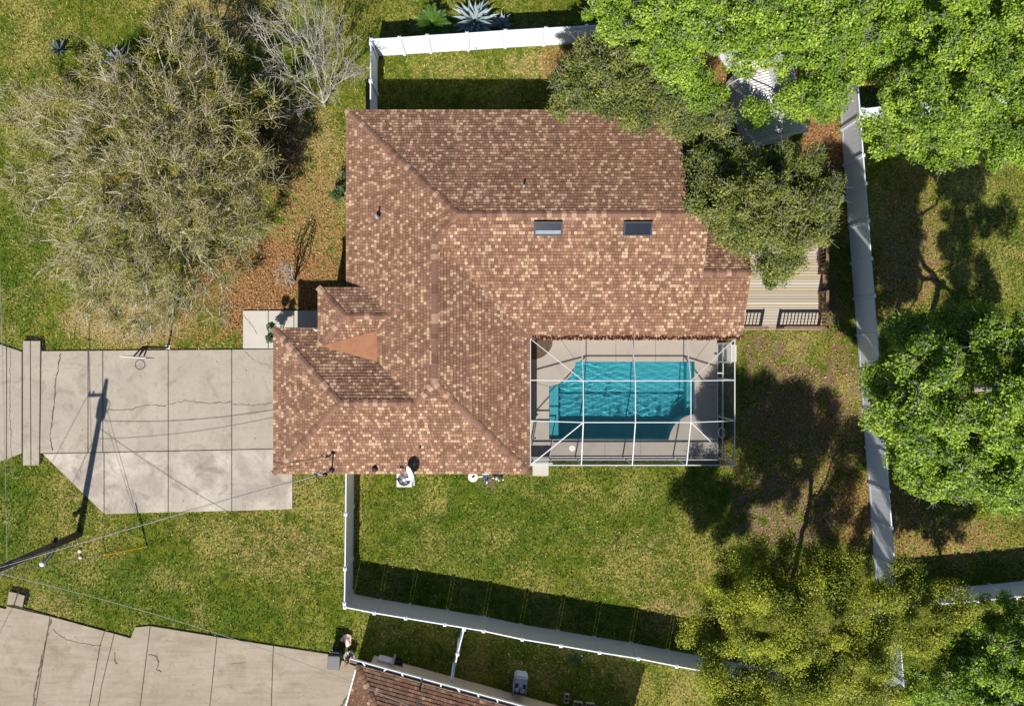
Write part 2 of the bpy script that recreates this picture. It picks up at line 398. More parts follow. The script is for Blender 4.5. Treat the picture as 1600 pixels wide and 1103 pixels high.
# areas where nothing grows (photo-pixel polygons on the ground)
HARD = [[(0, 537), (36, 549), (37, 532), (65, 532), (66, 549), (380, 546), (380, 484), (497, 484), (560, 560), (560, 740), (458, 740), (458, 796), (160, 803), (64, 708), (62, 727), (37, 727), (34, 707), (0, 722)],
        [(0, 947), (12, 950), (15, 922), (41, 929), (37, 948), (165, 983), (205, 995), (212, 978), (236, 976), (340, 993), (515, 1020), (562, 1042), (545, 1110), (0, 1110)],
        [(826, 520), (1121, 520), (1121, 714), (826, 714)], [(560, 190), (1045, 190), (1120, 400), (1120, 560), (850, 560), (850, 720), (560, 720)],
        [(1120, 385), (1284, 385), (1284, 516), (1120, 516)], [(594, 1028), (863, 1100), (1000, 1140), (560, 1140)], [(831, 722), (858, 722), (858, 744), (831, 744)], [(1140, 537), (1151, 537), (1151, 566), (1140, 566)]]
def in_poly(x, y, poly):
    c = np.zeros(len(x), bool); n = len(poly)
    for i in range(n):
        (x1, y1), (x2, y2) = poly[i], poly[(i + 1) % n]
        if y1 == y2: continue
        m = ((y1 > y) != (y2 > y)) & (x < (x2 - x1) * (y - y1) / (y2 - y1) + x1); c ^= m
    return c
def hard(X, Y):
    px, py = X * F / H + NX, NY - Y * F / H; m = np.zeros(len(X), bool)
    for pl in HARD: m |= in_poly(px, py, pl)
    return m

def scatter_grass(n):
    X = RNG.uniform(-29, 31, n); Y = RNG.uniform(-20.5, 20.5, n)
    l, d, b, u = zone_fields(X, Y); keep = (~hard(X, Y)) & (RNG.random(n) > np.clip(l * .75 + b * .8 + d * .25, 0, .92))
    X, Y, l, d, u = X[keep], Y[keep], l[keep], d[keep], u[keep]; n = len(X)
    h = RNG.uniform(.06, .17, n); a = RNG.uniform(0, 2 * np.pi, n); wd = RNG.uniform(.025, .06, n); le = RNG.uniform(.2, 1.2, n)
    t = RNG.uniform(0, 2 * np.pi, n)
    V = np.zeros((n, 3, 3), np.float32)
    V[:, 0] = np.stack([X - np.cos(a) * wd / 2, Y - np.sin(a) * wd / 2, np.zeros(n)], 1)
    V[:, 1] = np.stack([X + np.cos(a) * wd / 2, Y + np.sin(a) * wd / 2, np.zeros(n)], 1)
    V[:, 2] = np.stack([X + np.cos(t) * h * le, Y + np.sin(t) * h * le, h], 1)
    g1, g2, g3, g4 = (np.array(lin(*c)[:3]) for c in ((60, 92, 17), (124, 136, 41), (200, 184, 118), (58, 108, 22)))
    r = RNG.random(n)[:, None]; col = g1 + (g2 - g1) * r
    yel = RNG.random(n) < .16 + .6 * d - .1 * u; col[yel] = g3 * RNG.uniform(.6, 1.15, (yel.sum(), 1))
    lu = (RNG.random(n) < u * .6) & ~yel; col[lu] = g4 * RNG.uniform(.7, 1.2, (lu.sum(), 1))
    me = np_mesh('grass', V.reshape(-1, 3), np.arange(n * 3).reshape(-1, 3), M['grass'], np.repeat(col, 3, 0))
    setp(link('grass', me), 'short mixed green and straw lawn grass', 'grass', None, 'stuff')
scatter_grass(330000)

def leaf_quads(c, nrm, L, Wd, rng, curl=.15):
    n = len(c); r = rng.normal(size=(n, 3)); t = np.cross(nrm, r); t /= np.linalg.norm(t, axis=1)[:, None] + 1e-9
    b = np.cross(nrm, t)
    V = np.empty((n, 4, 3), np.float32)
    V[:, 0] = c - t * L[:, None] / 2; V[:, 2] = c + t * L[:, None] / 2
    up = nrm * (L * curl)[:, None]
    V[:, 1] = c + b * Wd[:, None] / 2 + up; V[:, 3] = c - b * Wd[:, None] / 2 + up
    return V.reshape(-1, 3), np.arange(n * 4).reshape(-1, 4)

def scatter_litter(n):
    X = RNG.uniform(-29, 31, n); Y = RNG.uniform(-20.5, 20.5, n)
    l, d, b, u = zone_fields(X, Y); keep = (~hard(X, Y)) & (RNG.random(n) < np.clip(l * 1.0 + d * .12 + .02, 0, 1))
    X, Y = X[keep], Y[keep]; n = len(X)
    nm = RNG.normal(size=(n, 3)) * .45 + np.array([0, 0, 1]); nm /= np.linalg.norm(nm, axis=1)[:, None]
    V, Q = leaf_quads(np.stack([X, Y, RNG.uniform(.03, .07, n)], 1), nm, RNG.uniform(.06, .13, n), RNG.uniform(.03, .07, n), RNG)
    pal = np.array([lin(*c)[:3] for c in ((188, 142, 100), (150, 100, 68), (112, 72, 52), (208, 172, 128), (168, 112, 76))]); col = pal[RNG.integers(0, 5, n)] * RNG.uniform(.7, 1.1, (n, 1))
    setp(link('leaf_litter', np_mesh('leaf_litter', V, Q, M['litter'], np.repeat(col, 4, 0))), 'dry orange brown fallen leaves spread over the lawn', 'fallen leaves', None, 'stuff')
scatter_litter(190000)

# ------------------------------------------------------------------ concrete drives and walks
def slab_set(name, label, polys, mats, base_poly, z=.08, gap=.019, kind='structure'):
    root = MB().prism([P2(*p) for p in base_poly], -.2, z - .025).build(name, M['joint'], None, label=label, kind=kind)
    for poly, m in zip(polys, mats):
        MB().prism(inset([P2(*p) for p in poly], gap), z - .12, z + random.uniform(0, .008)).build('concrete_slab', M[m], root, bevel=.008)
    return root
def ribbon(pts, w, z):
    """thin crack following points, uneven width"""
    b = MB(); L = []
    for i in range(len(pts) - 1):
        a, c = Vector(pts[i]), Vector(pts[i + 1]); k = max(2, int((c - a).length / .12))
        L += [a.lerp(c, j / k) for j in range(k)]
    L.append(Vector(pts[-1])); vs = []
    for i, p in enumerate(L):
        t = (L[min(i + 1, len(L) - 1)] - L[max(i - 1, 0)]).normalized(); nn = Vector((-t.y, t.x)); p = p + nn * random.uniform(-.035, .035)
        ww = w * random.uniform(.35, 1.2); vs += [(p.x + nn.x * ww, p.y + nn.y * ww, z), (p.x - nn.x * ww, p.y - nn.y * ww, z)]
    return b.add(vs, [(2 * i + 1, 2 * i + 3, 2 * i + 2, 2 * i) for i in range(len(L) - 1)])
Y1 = lambda x: 548 - (x - 66) * .008
YJ = lambda x: 708 - (x - 66) * .02
drv = slab_set('driveway', 'pale concrete double driveway with dark joints and cracks', [
    [(-60, 515), (12, 541), (12, 717), (-60, 745)], [(12, 541), (36, 549), (36, 708), (12, 717)],
    [(37, 532), (49, 532), (50, 727), (37, 727)], [(49, 532), (65, 532), (63, 727), (50, 727)],
    [(66, Y1(66)), (139, Y1(139)), (139, YJ(139)), (64, YJ(66))], [(139, Y1(139)), (162, Y1(162)), (162, YJ(162)), (139, YJ(139))],
    [(162, Y1(162)), (264, Y1(264)), (264, YJ(264)), (162, YJ(162))],
    [(264, Y1(264)), (363, Y1(363)), (363, YJ(363)), (264, YJ(264))], [(363, Y1(363)), (490, Y1(490)), (490, YJ(490)), (363, YJ(363))],
    [(67, YJ(66)), (164, YJ(162)), (164, 803)], [(164, YJ(162)), (264, YJ(264)), (264, 800), (164, 803)],
    [(264, YJ(264)), (363, YJ(363)), (363, 798), (264, 800)], [(363, YJ(363)), (458, YJ(458)), (458, 795), (363, 798)]],
    ['concrete'] * 9 + ['concrete_grey'] * 4,
    [(-60, 517), (36, 550), (38, 533), (64, 533), (66, 549), (490, 546), (490, 701), (457, 701), (457, 794), (161, 801), (66, 707), (62, 726), (38, 726), (34, 708), (-60, 743)])
for pts, ww in (([(96, 552), (93, 575), (88, 600), (87, 625), (83, 655), (80, 680), (83, 704)], .035), ([(170, 640), (205, 640), (230, 632), (262, 634)], .016), ([(265, 631), (290, 626), (320, 630), (363, 628)], .016),
                ([(364, 632), (400, 633), (425, 630)], .014), ([(18, 545), (17, 640), (20, 716)], .012), ([(136, 705), (128, 734), (120, 748)], .012), ([(384, 550), (398, 562)], .012)):
    ribbon([P2(*p) for p in pts], ww, .0925).build('crack', M['crack'], drv)
walk = slab_set('front_walk', 'pale concrete walk from the drive to the front porch', [
    [(380, 485), (420, 485), (420, 545), (380, 545)], [(420, 485), (460, 485), (460, 545), (420, 545)], [(460, 485), (500, 485), (500, 545), (460, 545)], [(500, 485), (540, 485), (540, 545), (500, 545)]],
    ['concrete_light'] * 4, [(380, 486), (539, 486), (539, 544), (380, 544)])
ribbon([P2(382, 492), P2(396, 510), P2(402, 522)], .012, .0925).build('crack', M['crack'], walk)
TL = lambda x: 948 + (x - 37) * .273 if x < 205 else (977 + (x - 236) * .158)
nd = slab_set('neighbour_driveway', 'warm toned concrete driveway of the house next door', [
    [(-60, 930), (12, 950), (-12, 1010), (-60, 1130)],
    [(15, 922), (29, 925), (24, 944), (12, 944)], [(29, 925), (41, 929), (37, 948), (24, 944)],
    [(12, 945), (80, 961), (54, 1120), (-60, 1120), (-12, 1010)], [(80, 961), (165, 984), (158, 1006), (138, 1120), (54, 1120)],
    [(165, 984), (180, 988), (160, 1070), (152, 1120), (138, 1120), (158, 1006)], [(180, 988), (205, 995), (212, 978), (236, 976), (218, 1120), (152, 1120), (160, 1070)],
    [(236, 976), (340, 993), (327, 1120), (218, 1120)], [(340, 993), (428, 1007), (424, 1120), (327, 1120)], [(428, 1007), (515, 1020), (562, 1042), (556, 1062), (534, 1120), (424, 1120)]],
    ['concrete_warm'] * 10,
    [(-60, 932), (11, 950), (16, 924), (40, 930), (37, 949), (164, 984), (204, 996), (213, 979), (235, 977), (340, 994), (514, 1021), (561, 1043), (536, 1119), (-60, 1119)])
for pts, ww in (([(82, 966), (75, 990), (70, 1015), (62, 1050), (56, 1075), (54, 1102)], .05), ([(84, 982), (105, 998), (130, 1003), (160, 1008)], .014), ([(233, 1021), (246, 1024), (249, 1032), (246, 1044), (254, 1048)], .035), ([(181, 1018), (180, 1028), (184, 1036)], .03), ([(565, 1049), (552, 1072), (534, 1102)], .06), ([(362, 1035), (386, 1033)], .012)):
    ribbon([P2(*p) for p in pts], ww, .0925).build('crack', M['crack'], nd)
sw = slab_set('side_path', 'narrow sandy concrete path along the neighbouring house', [[(594, 1029), (640, 1041), (628, 1080), (580, 1070)], [(640, 1041), (700, 1057), (690, 1100), (628, 1080)], [(700, 1057), (780, 1078), (770, 1120), (690, 1100)], [(780, 1078), (863, 1100), (850, 1140), (770, 1120)]],
              ['path'] * 4, [(594, 1030), (862, 1101), (850, 1139), (581, 1069)], .06)
MB().prism([P2(*p) for p in ((832, 712), (857, 712), (857, 743), (832, 743))], -.1, .10).build('door_step', M['concrete_light'], None, bevel=.015, label='white concrete step outside the south cage door', kind='structure')
MB().prism([P2(*p) for p in ((1124, 538), (1150, 538), (1150, 565), (1124, 565))], -.1, .10).build('door_step', M['concrete_light'], None, bevel=.015, label='white concrete step outside the east cage door', kind='structure')

for poly, lab in (([(40, 525), (70, 525), (72, 547), (66, 547), (64, 532), (40, 531)], 'painted dark shade around the upper end of the pavement strip'), ([(62, 709), (69, 709), (66, 722), (62, 725)], 'painted dark shade below the pavement strip'),
                  ([(20, 915), (45, 920), (47, 930), (42, 944), (38, 944), (41, 927), (18, 921)], 'painted dark shade around the neighbouring pavement strip')):
    MB().prism([P2(*p) for p in poly], -.1, .012).build('edge_shade', M['soil'], None, label=lab, kind='structure')  # flat dark sheets painting the shade at the pavement ends

# ------------------------------------------------------------------ shingle roofs
def sh_clip(poly, edges):
    for (ax, ay, nx, ny) in edges:
        out = []
        for i in range(len(poly)):
            p, q = poly[i - 1], poly[i]
            dp = (p[0] - ax) * nx + (p[1] - ay) * ny; dq = (q[0] - ax) * nx + (q[1] - ay) * ny
            if (dp >= 0) != (dq >= 0):
                t = dp / (dp - dq); out.append((p[0] + (q[0] - p[0]) * t, p[1] + (q[1] - p[1]) * t))
            if dq >= 0: out.append(q)
        poly = out
        if len(poly) < 3: return []
    return poly
def pip(x, y, poly):
    c = False; n = len(poly); j = n - 1
    for i in range(n):
        xi, yi = poly[i]; xj, yj = poly[j]
        if (yi > y) != (yj > y) and x < (xj - xi) * (y - yi) / (yj - yi) + xi: c = not c
        j = i
    return c
SH_D = [np.array(lin(*c)[:3]) for c in ((143, 109, 88, .78), (149, 114, 93, .78), (154, 119, 98, .78), (135, 101, 82, .78))]
SH_L = [np.array(lin(*c)[:3]) for c in ((208, 172, 141, .69), (193, 155, 126, .68), (217, 184, 153, .69))]
SH_M = [np.array(lin(*c)[:3]) for c in ((166, 127, 106, .76), (178, 138, 114, .76))]
class Shingles:
    def __init__(s): s.V = []; s.F = []; s.Cc = []; s.rng = random.Random(5)
    def tint(s, e0, u, v, a, b):
        """broad weathering streaks running down the slope"""
        q = e0 + u * a + v * b
        return 1 + .05 * math.sin(q.x * 1.7 + 2.1 * math.sin(q.y * .35)) * math.sin(q.y * 1.3 + 1.7 * math.sin(q.x * .4)) + .05 * math.sin(a * 4.3 + math.sin(a * 1.9) * 2) * min(1, .3 + b * .15)
    def face(s, xy, e0, e1, z0, slope, expo=.156, light=.20, tone=1.):
        """xy: roof face outline in plan; e0->e1: eave direction (plan), upslope to its left; z0 eave height"""
        r = s.rng; e0, e1 = Vector(e0), Vector(e1); u = (e1 - e0).normalized(); v = Vector((-u.y, u.x)); cosp = 1 / math.sqrt(1 + slope * slope)
        poly = [((Vector(p) - e0).dot(u), (Vector(p) - e0).dot(v)) for p in xy]
        umin, umax = min(p[0] for p in poly), max(p[0] for p in poly); vmin, vmax = min(p[1] for p in poly), max(p[1] for p in poly)
        dv = expo * cosp; ev = .010
        def W3(a, b, h):
            q = e0 + u * a + v * b; return (q.x, q.y, z0 + b * slope + h)
        k = 0; b = vmin
        prevlight = set()
        while b < vmax - 1e-3:
            a = umin - r.uniform(0, .2); t = b + dv - .014; nowlight = set(); run = 0
            while a < umax:
                wd = r.choice((.13, .14, .15, .15, .16, .17))
                a2 = a + wd; lo, hi = b, min(t, vmax + .02)
                key = int((a + wd / 2) / .15)
                p_ = light * (1.15 if key in prevlight else .97)
                if run > 0: lit = True; run -= 1
                else:
                    lit = r.random() < p_
                    if lit and r.random() < .03: run = 1
                if lit: nowlight.add(key)
                c = (r.choice(SH_L) if lit else (r.choice(SH_M) if r.random() < .2 else r.choice(SH_D))) * r.uniform(.91, 1.06) * s.tint(e0, u, v, a, b) * tone
                quad = [(a + .006, lo), (a2 - .006, lo), (a2 - .006, hi), (a + .006, hi)]
                ins = [pip(x, y, poly) for x, y in quad]
                if all(ins): pl = quad
                else:
                    pl = sh_clip(list(poly), [(a + .002, lo, 0, 1), (a2 - .002, lo, -1, 0), (a2, hi, 0, -1), (a + .002, hi, 1, 0)])
                a = a2
                if len(pl) < 3: continue
                th = r.uniform(.02, .028) + (.01 if r.random() < .4 else 0)
                hh = lambda y: .004 + th * max(0., 1 - (y - lo) / (dv + .02))
                base = len(s.V); s.V += [W3(x, y, hh(y)) for x, y in pl]; n = len(pl)
                area = sum(pl[i][0] * pl[(i + 1) % n][1] - pl[(i + 1) % n][0] * pl[i][1] for i in range(n))
                s.F.append(tuple(range(base, base + n)) if area > 0 else tuple(range(base + n - 1, base - 1, -1)))
                s.Cc += [c] * n
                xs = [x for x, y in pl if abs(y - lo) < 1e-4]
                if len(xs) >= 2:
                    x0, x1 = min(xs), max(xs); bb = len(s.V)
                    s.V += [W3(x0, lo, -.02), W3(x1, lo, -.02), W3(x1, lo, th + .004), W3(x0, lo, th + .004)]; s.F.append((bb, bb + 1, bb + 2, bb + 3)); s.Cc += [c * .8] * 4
            prevlight = nowlight; b += dv; k += 1
    def build(s, name, parent):
        off = ORG[parent.name]; me = bpy.data.meshes.new(name); me.from_pydata([(x - off.x, y - off.y, z - off.z) for x, y, z in s.V], [], s.F)
        a = me.attributes.new('col', 'FLOAT_COLOR', 'POINT'); cc = np.ones((len(s.V), 4), np.float32); cc[:, :3] = np.array(s.Cc); a.data.foreach_set('color', cc.ravel())
        me.materials.append(M['shingle']); me.update(); return link(name, me, parent, None, 'stuff')

CAP = {}
def cap_mesh(drop, ci):
    if (drop, ci) in CAP: return CAP[(drop, ci)]
    L, w = .25, .155; b = MB()
    for x0, x1, z0, z1 in ((0, L, .036, .012),):
        vs = [(x0, -w, z0 - w * drop), (x0, -.03, z0 - .012), (x0, .03, z0 - .012), (x0, w, z0 - w * drop), (x1, -w, z1 - w * drop), (x1, -.03, z1 - .012), (x1, .03, z1 - .012), (x1, w, z1 - w * drop)]
        lo = [(x0, y, z - .034) for _, y, z in vs[:4]]
        b.add(vs + lo, [(0, 4, 5, 1), (1, 5, 6, 2), (2, 6, 7, 3), (8, 0, 1, 9), (9, 1, 2, 10), (10, 2, 3, 11)])
    CAP[(drop, ci)] = b.mesh('ridge_cap', M['cap%d' % ci]); return CAP[(drop, ci)]
def caps(parent, a, b, drop, step=.205, off=Vector((0, 0, 0))):
    """row of overlapping cap shingles from the lower end a to the upper end b"""
    a, b = Vector(a), Vector(b); d = b - a; n = max(1, round(d.length / step)); x = d.normalized(); y = Vector((0, 0, 1)).cross(x).normalized(); z = x.cross(y)
    R = Matrix((x, y, z)).transposed().to_4x4()
    for i in range(n):
        ci = random.choices((0, 1, 2), (6, 3, 1.5))[0]
        o = link('ridge_cap', cap_mesh(drop, ci), parent)
        o.matrix_local = Matrix.Translation(a + d * (i / n) - off + z * random.uniform(.012, .02)) @ R

def sheet(parent, name, faces, m, drop=.03):
    b = MB()
    for pts in faces: b.add([(x, y, z - drop) for x, y, z in pts], [tuple(range(len(pts)))])
    return b.build(name, m, parent)
def fascia(root, edges, h=.17):
    for a, b in edges:
        a, b = Vector(a), Vector(b); mid = Vector((0, 0, -h / 2 - .012))
        MB().bar(a + mid, b + mid, .03, h).build('fascia_board', M['fascia'], root)

house = thing('house', 'single storey house with brown and blond shingle hip roof', 'house', (-1, 2, 0))
E0, SP = 2.69, .41
Wx, Yn, Ys, Yr = -7.215, 11.72, .77, 6.245
zr = E0 + SP * (Yn - Yr)
RX, Rz = -2.7925, E0 + SP * 4.4225
SE, ES = -5.797, 1.63
GW, GN, GR = -10.73, 1.233, -2.282; gz = E0 + SP * 3.515
PW, PN, PS, PR, PE = -8.49, 3.147, .336, 1.7415, 3.03; pz = PE + SP * 1.4055
AX, AR, AN = 11.85, 3.74, 5.9; az = E0 + SP * (AR - Ys)
roof_faces = [   # outline, eave from, eave to, eave height
    ([(Wx, Yn), (8.73, Yn), (8.73, Yr), (-1.74, Yr)], (8.73, Yn), (Wx, Yn), E0),
    ([(Wx, Yn), (-1.74, Yr), (RX, 5.1925), (RX, -1.3745), (-3.70, GR), (Wx, GN)], (Wx, Yn), (Wx, GN), E0),
    ([(-1.74, Yr), (9.6, Yr), (9.6, AR), (AX, AR), (AX, Ys), (ES, Ys), (RX, 5.1925)], (ES, Ys), (AX, Ys), E0),
    ([(ES, Ys), (ES, SE), (RX, -1.3745), (RX, 5.1925)], (ES, SE), (ES, Ys), E0),
    ([(GW, SE), (ES, SE), (RX, -1.3745), (-3.70, GR), (Wx, GR)], (GW, SE), (ES, SE), E0),
    ([(GW, SE), (Wx, GR), (GW, GN)], (GW, GN), (GW, SE), E0),
    ([(GW, GN), (Wx, GR), (-3.70, GR), (Wx, GN)], (Wx, GN), (GW, GN), E0),
    ([(PW, PN), (PW, PS), (-7.0845, PR)], (PW, PN), (PW, PS), PE),
    ([(PW, PN), (-7.0845, PR), (-4.98, PR), (-6.386, PN)], (-6.386, PN), (PW, PN), PE),
    ([(PW, PS), (-7.0845, PR), (-4.98, PR), (-6.386, PS)], (PW, PS), (-6.386, PS), PE),
    ([(9.6, AR), (AX, AR), (AX, AN), (9.6, AN)], (AX, AN), (9.6, AN), E0 + SP * (AR - Ys) - SP * (AN - AR)),
]
def plane_z(x, y, e0, e1, z0):
    u = (Vector(e1) - Vector(e0)).normalized(); v = Vector((-u.y, u.x)); return z0 + SP * (Vector((x, y)) - Vector(e0)).dot(v)
roof = sheet(house, 'roof', [[(x, y, plane_z(x, y, a, b, z)) for x, y in pl] for pl, a, b, z in roof_faces], M['felt'])
S = Shingles()
for pl, a, b, z in roof_faces: S.face(pl, a, b, z, SP)
S.build('shingles', roof)
ho = ORG['house']
for a, b, dr in (((Wx, Yn, E0), (-1.74, Yr, zr), .30), ((-1.74, Yr, zr), (9.2, Yr, zr), .41), ((RX, 5.1925, Rz), (-1.74, Yr, zr), .30), ((RX, -1.3745, Rz), (RX, 5.1925, Rz), .41), ((ES, SE, E0), (RX, -1.3745, Rz), .30),
                 ((-3.70, GR, gz), (RX, -1.3745, Rz), .30), ((Wx, GR, gz), (-3.70, GR, gz), .41), ((GW, SE, E0), (Wx, GR, gz), .30), ((GW, GN, E0), (Wx, GR, gz), .30),
                 ((PW, PN, PE), (-7.0845, PR, pz), .30), ((PW, PS, PE), (-7.0845, PR, pz), .30), ((-7.0845, PR, pz), (-5.02, PR, pz), .41), ((AX, AR, az), (9.55, AR, az), .41)):
    caps(roof, a, b, dr, .225, ho)
MB().add([(-8.42, PS, 3.075), (-5.47, -.42, 3.395), (-5.47, 1.10, 3.385), (-8.42, PS, 3.0), (-5.47, -.42, 3.2), (-5.47, 1.10, 3.2)], [(0, 1, 2), (0, 3, 4, 1), (1, 4, 5, 2), (2, 5, 3, 0)]).build('roof_membrane', M['membrane'], house)
for k, (a_, b_) in enumerate((((-7.4, .20, 3.175), (-7.4, .60, 3.175)), ((-6.4, .0, 3.285), (-6.4, .82, 3.282)))): MB().bar(Vector(a_) + Vector((0, 0, .012)), Vector(b_) + Vector((0, 0, .012)), .10, .006).build('membrane_seam', M['membrane'], house)
az0 = E0 + SP * (AR - Ys) - SP * (AN - AR)
fascia(house, [((Wx, Yn, E0), (8.73, Yn, E0)), ((Wx, GN, E0), (Wx, Yn, E0)), ((ES, Ys, E0), (AX, Ys, E0)), ((ES, SE, E0), (ES, Ys, E0)), ((GW, SE, E0), (ES, SE, E0)), ((GW, SE, E0), (GW, GN, E0)), ((GW, GN, E0), (Wx, GN, E0)),
               ((PW, PS, PE), (PW, PN, PE)), ((PW, PN, PE), (-6.386, PN, PE)), ((8.73, Yn, E0), (8.73, Yr, zr)), ((9.6, Yr, zr), (9.6, AR, az)), ((AX, Ys, E0), (AX, AR, az)), ((AX, AN, az0), (AX, AR, az))])
def wall_prism(poly, z1, nm='wall'): MB().prism(poly, 0, z1).build(nm, M['wall'], house)
wall_prism([(Wx + .5, Yn - .5), (8.4, Yn - .5), (8.4, 5.6), (11.4, 5.6), (11.4, Ys + .45), (ES - .5, Ys + .45), (ES - .5, SE + .5), (GW + .5, SE + .5), (GW + .5, GN - .5), (Wx + .5, GN - .5)], 2.62)
MB().add([(8.4, Yn - .5, 2.62), (8.4, Ys + .5, 2.62), (8.4, Yr, zr - .12), (8.25, Yn - .5, 2.62), (8.25, Ys + .5, 2.62), (8.25, Yr, zr - .12)], [(0, 1, 2), (5, 4, 3), (0, 2, 5, 3), (1, 4, 5, 2)]).build('gable_wall', M['wall'], house)
for cx_, cy_ in ((PW + .2, PN - .25), (PW + .2, PS + .6)): MB().box((cx_, cy_, 1.5), (.28, .28, 3.0)).build('porch_column', M['wall'], house)
MB().box((-7.3, 1.8, 2.90), (2.2, 2.5, .1)).build('porch_soffit', M['fascia'], house)
# gutter full of leaf debris over the pool cage
b = MB(); b.bar((ES + .1, Ys - .06, E0 - .06), (AX, Ys - .06, E0 - .06), .12, .10); b.build('gutter', M['fascia'], house)
n = 900; X = RNG.uniform(ES + .1, AX, n); Yv = RNG.uniform(Ys - .13, Ys + .06, n); nm = RNG.normal(size=(n, 3)) * .6 + np.array([0, 0, 1]); nm /= np.linalg.norm(nm, axis=1)[:, None]
V, Q = leaf_quads(np.stack([X, Yv, E0 + .02 + RNG.uniform(0, .05, n) + (Yv > Ys) * .02], 1), nm, RNG.uniform(.06, .14, n), RNG.uniform(.04, .08, n), RNG)
link('leaf_debris', np_mesh('leaf_debris', V, Q, M['litter'], np.repeat(np.array(lin(92, 48, 40)[:3]) * RNG.uniform(.5, 1.3, (n, 1)), 4, 0), ho), house, None, 'stuff')
# skylights
for pxc, lab, open_ in ((856.5, 'skylight with dark glass and pale lower flashing', True), (996.5, 'skylight with dark blue glass over its whole face', False)):
    c = P(pxc, 356, 4.78); cz = E0 + SP * (c.y - Ys); c.z = cz
    R = Matrix.Rotation(math.atan(SP), 3, 'X'); b = MB()
    for dx, dy, sx, sy in ((0, .29, 1.28, .07), (0, -.29, 1.28, .07), (-.605, 0, .07, .51), (.605, 0, .07, .51)):
        b.box(c + R @ Vector((dx, dy, .08)), (sx, sy, .18), M4=R)
    sk = b.build('skylight', M['skyframe'], house, label=lab)
    gh = .36 if open_ else .51
    MB().box(c + R @ Vector((0, .255 - gh / 2, .12)), (1.14, gh, .02), M4=R).build('pane', M['glass'], sk)
    if open_: MB().box(c + R @ Vector((0, -.165, .13)), (1.14, .175, .03), M4=R).build('flashing', M['flash'], sk)
    else: MB().box(c + R @ Vector((0, -.30, .05)), (1.34, .08, .05), M4=R).build('flashing', M['flash'], sk)
def vent(px, py, z, m='steel', h=.3, r=.05):
    c = P(px, py, z); b = MB(); b.lathe((c.x, c.y, z), [(r * 2.2, -.1), (r * 2.2, .02), (r * 1.3, .06), (r, .08), (r, h), (r * .7, h)], 12); b.build('vent_pipe', M[m], house, True)
vent(589, 339, 3.67); vent(818, 293, 4.28, 'steel', .35); vent(657, 698, 3.13, 'black', .25); vent(586, 732, 2.85, 'black', .22, .07); vent(634, 724, 2.9, 'steel', .1, .03)
b = MB(); c = P(497, 515, 2.85); b.tube(arc([c + Vector((0, 0, -.3)), c, c + Vector((-.1, -.03, .1)), c + Vector((-.18, .05, .02))]), .045, 8); b.build('gutter_spout', M['white'], house, True)

# neighbouring house (only its north corner is in the photo)
NA = -15.3; ca, sa = math.cos(math.radians(NA)), math.sin(math.radians(NA))
NO = Vector((-6.70, -15.10))
def nb(u_, v_): return (NO.x + u_ * ca + v_ * sa, NO.y + u_ * sa - v_ * ca)   # u along the eave (east), v into the house (south)
nh = thing('neighbour_house', 'neighbouring house corner with dark red brown shingles and white gutter', 'house', (NO.x, NO.y, 0))
NE_, NL, NWd = 2.6, 14.5, 11.0; hh = NWd / 2; nzr = NE_ + SP * hh
nf = [([nb(0, 0), nb(NL, 0), nb(NL - hh, hh), nb(hh, hh)], nb(NL, 0), nb(0, 0), NE_), ([nb(0, 0), nb(hh, hh), nb(0, NWd)], nb(0, 0), nb(0, NWd), NE_),
      ([nb(0, NWd), nb(hh, hh), nb(NL - hh, hh), nb(NL, NWd)], nb(0, NWd), nb(NL, NWd), NE_), ([nb(NL, 0), nb(NL, NWd), nb(NL - hh, hh)], nb(NL, NWd), nb(NL, 0), NE_)]
nroof = sheet(nh, 'roof', [[(x, y, plane_z(x, y, a, b, z)) for x, y in pl] for pl, a, b, z in nf], M['felt'])
S2 = Shingles(); S2.rng.seed(21)
for pl, a, b, z in nf[:2]: S2.face(pl, a, b, z, SP, .17, .04, .78)
for pl, a, b, z in nf[2:]: S2.face(pl, a, b, z, SP, .3, .05, .8)
S2.build('shingles', nroof)
no = ORG['neighbour_house']; q3 = lambda u_, v_, z: nb(u_, v_) + (z,)
caps(nroof, q3(0, 0, NE_), q3(hh, hh, nzr), .30, .225, no); caps(nroof, q3(hh, hh, nzr), q3(NL - hh, hh, nzr), .41, .3, no)
MB().prism([nb(.5, .5), nb(NL - .5, .5), nb(NL - .5, NWd - .5), nb(.5, NWd - .5)], 0, 2.55).build('wall', M['wall'], nh)
g = MB().bar(q3(-.02, -.03, NE_ - .07), q3(NL, -.03, NE_ - .07), .03, .15).build('fascia_board', M['fascia'], nh)
gt = MB().bar(q3(-.45, -.25, NE_ - .05), q3(NL, -.25, NE_ - .05), .035, .13).bar(q3(-.45, -.14, NE_ - .12), q3(NL, -.14, NE_ - .12), .2, .02).build('gutter', M['white'], nh)
MB().bar(q3(-.44, -.14, NE_ - .10), q3(NL, -.14, NE_ - .10), .17, .02).build('gutter_shade', M['bin'], gt)  # dark strip paints in the shadow inside the gutter
for k in range(14): MB().bar(q3(.35 + k * .95 + random.uniform(-.2, .2), -.27, NE_ + .02), q3(.35 + k * .95, -.12, NE_ + .02), .06, .02).build('gutter_strap', M['white'], gt)
MB().bar(q3(-.03, 0, NE_ - .03), q3(-.03, NWd, NE_ - .03), .07, .1).build('drip_edge', M['white'], nh)
ms = P(652, 1098, 3.35); b = MB(); b.tube([ms + Vector((0, 0, -.3)), ms + Vector((0, 0, .55))], .05, 10); b.lathe(ms + Vector((0, 0, .5)), [(.05, 0), (.12, .03), (.13, .1), (.06, .17)], 12); b.build('service_mast', M['cablegrey'], nh, True)

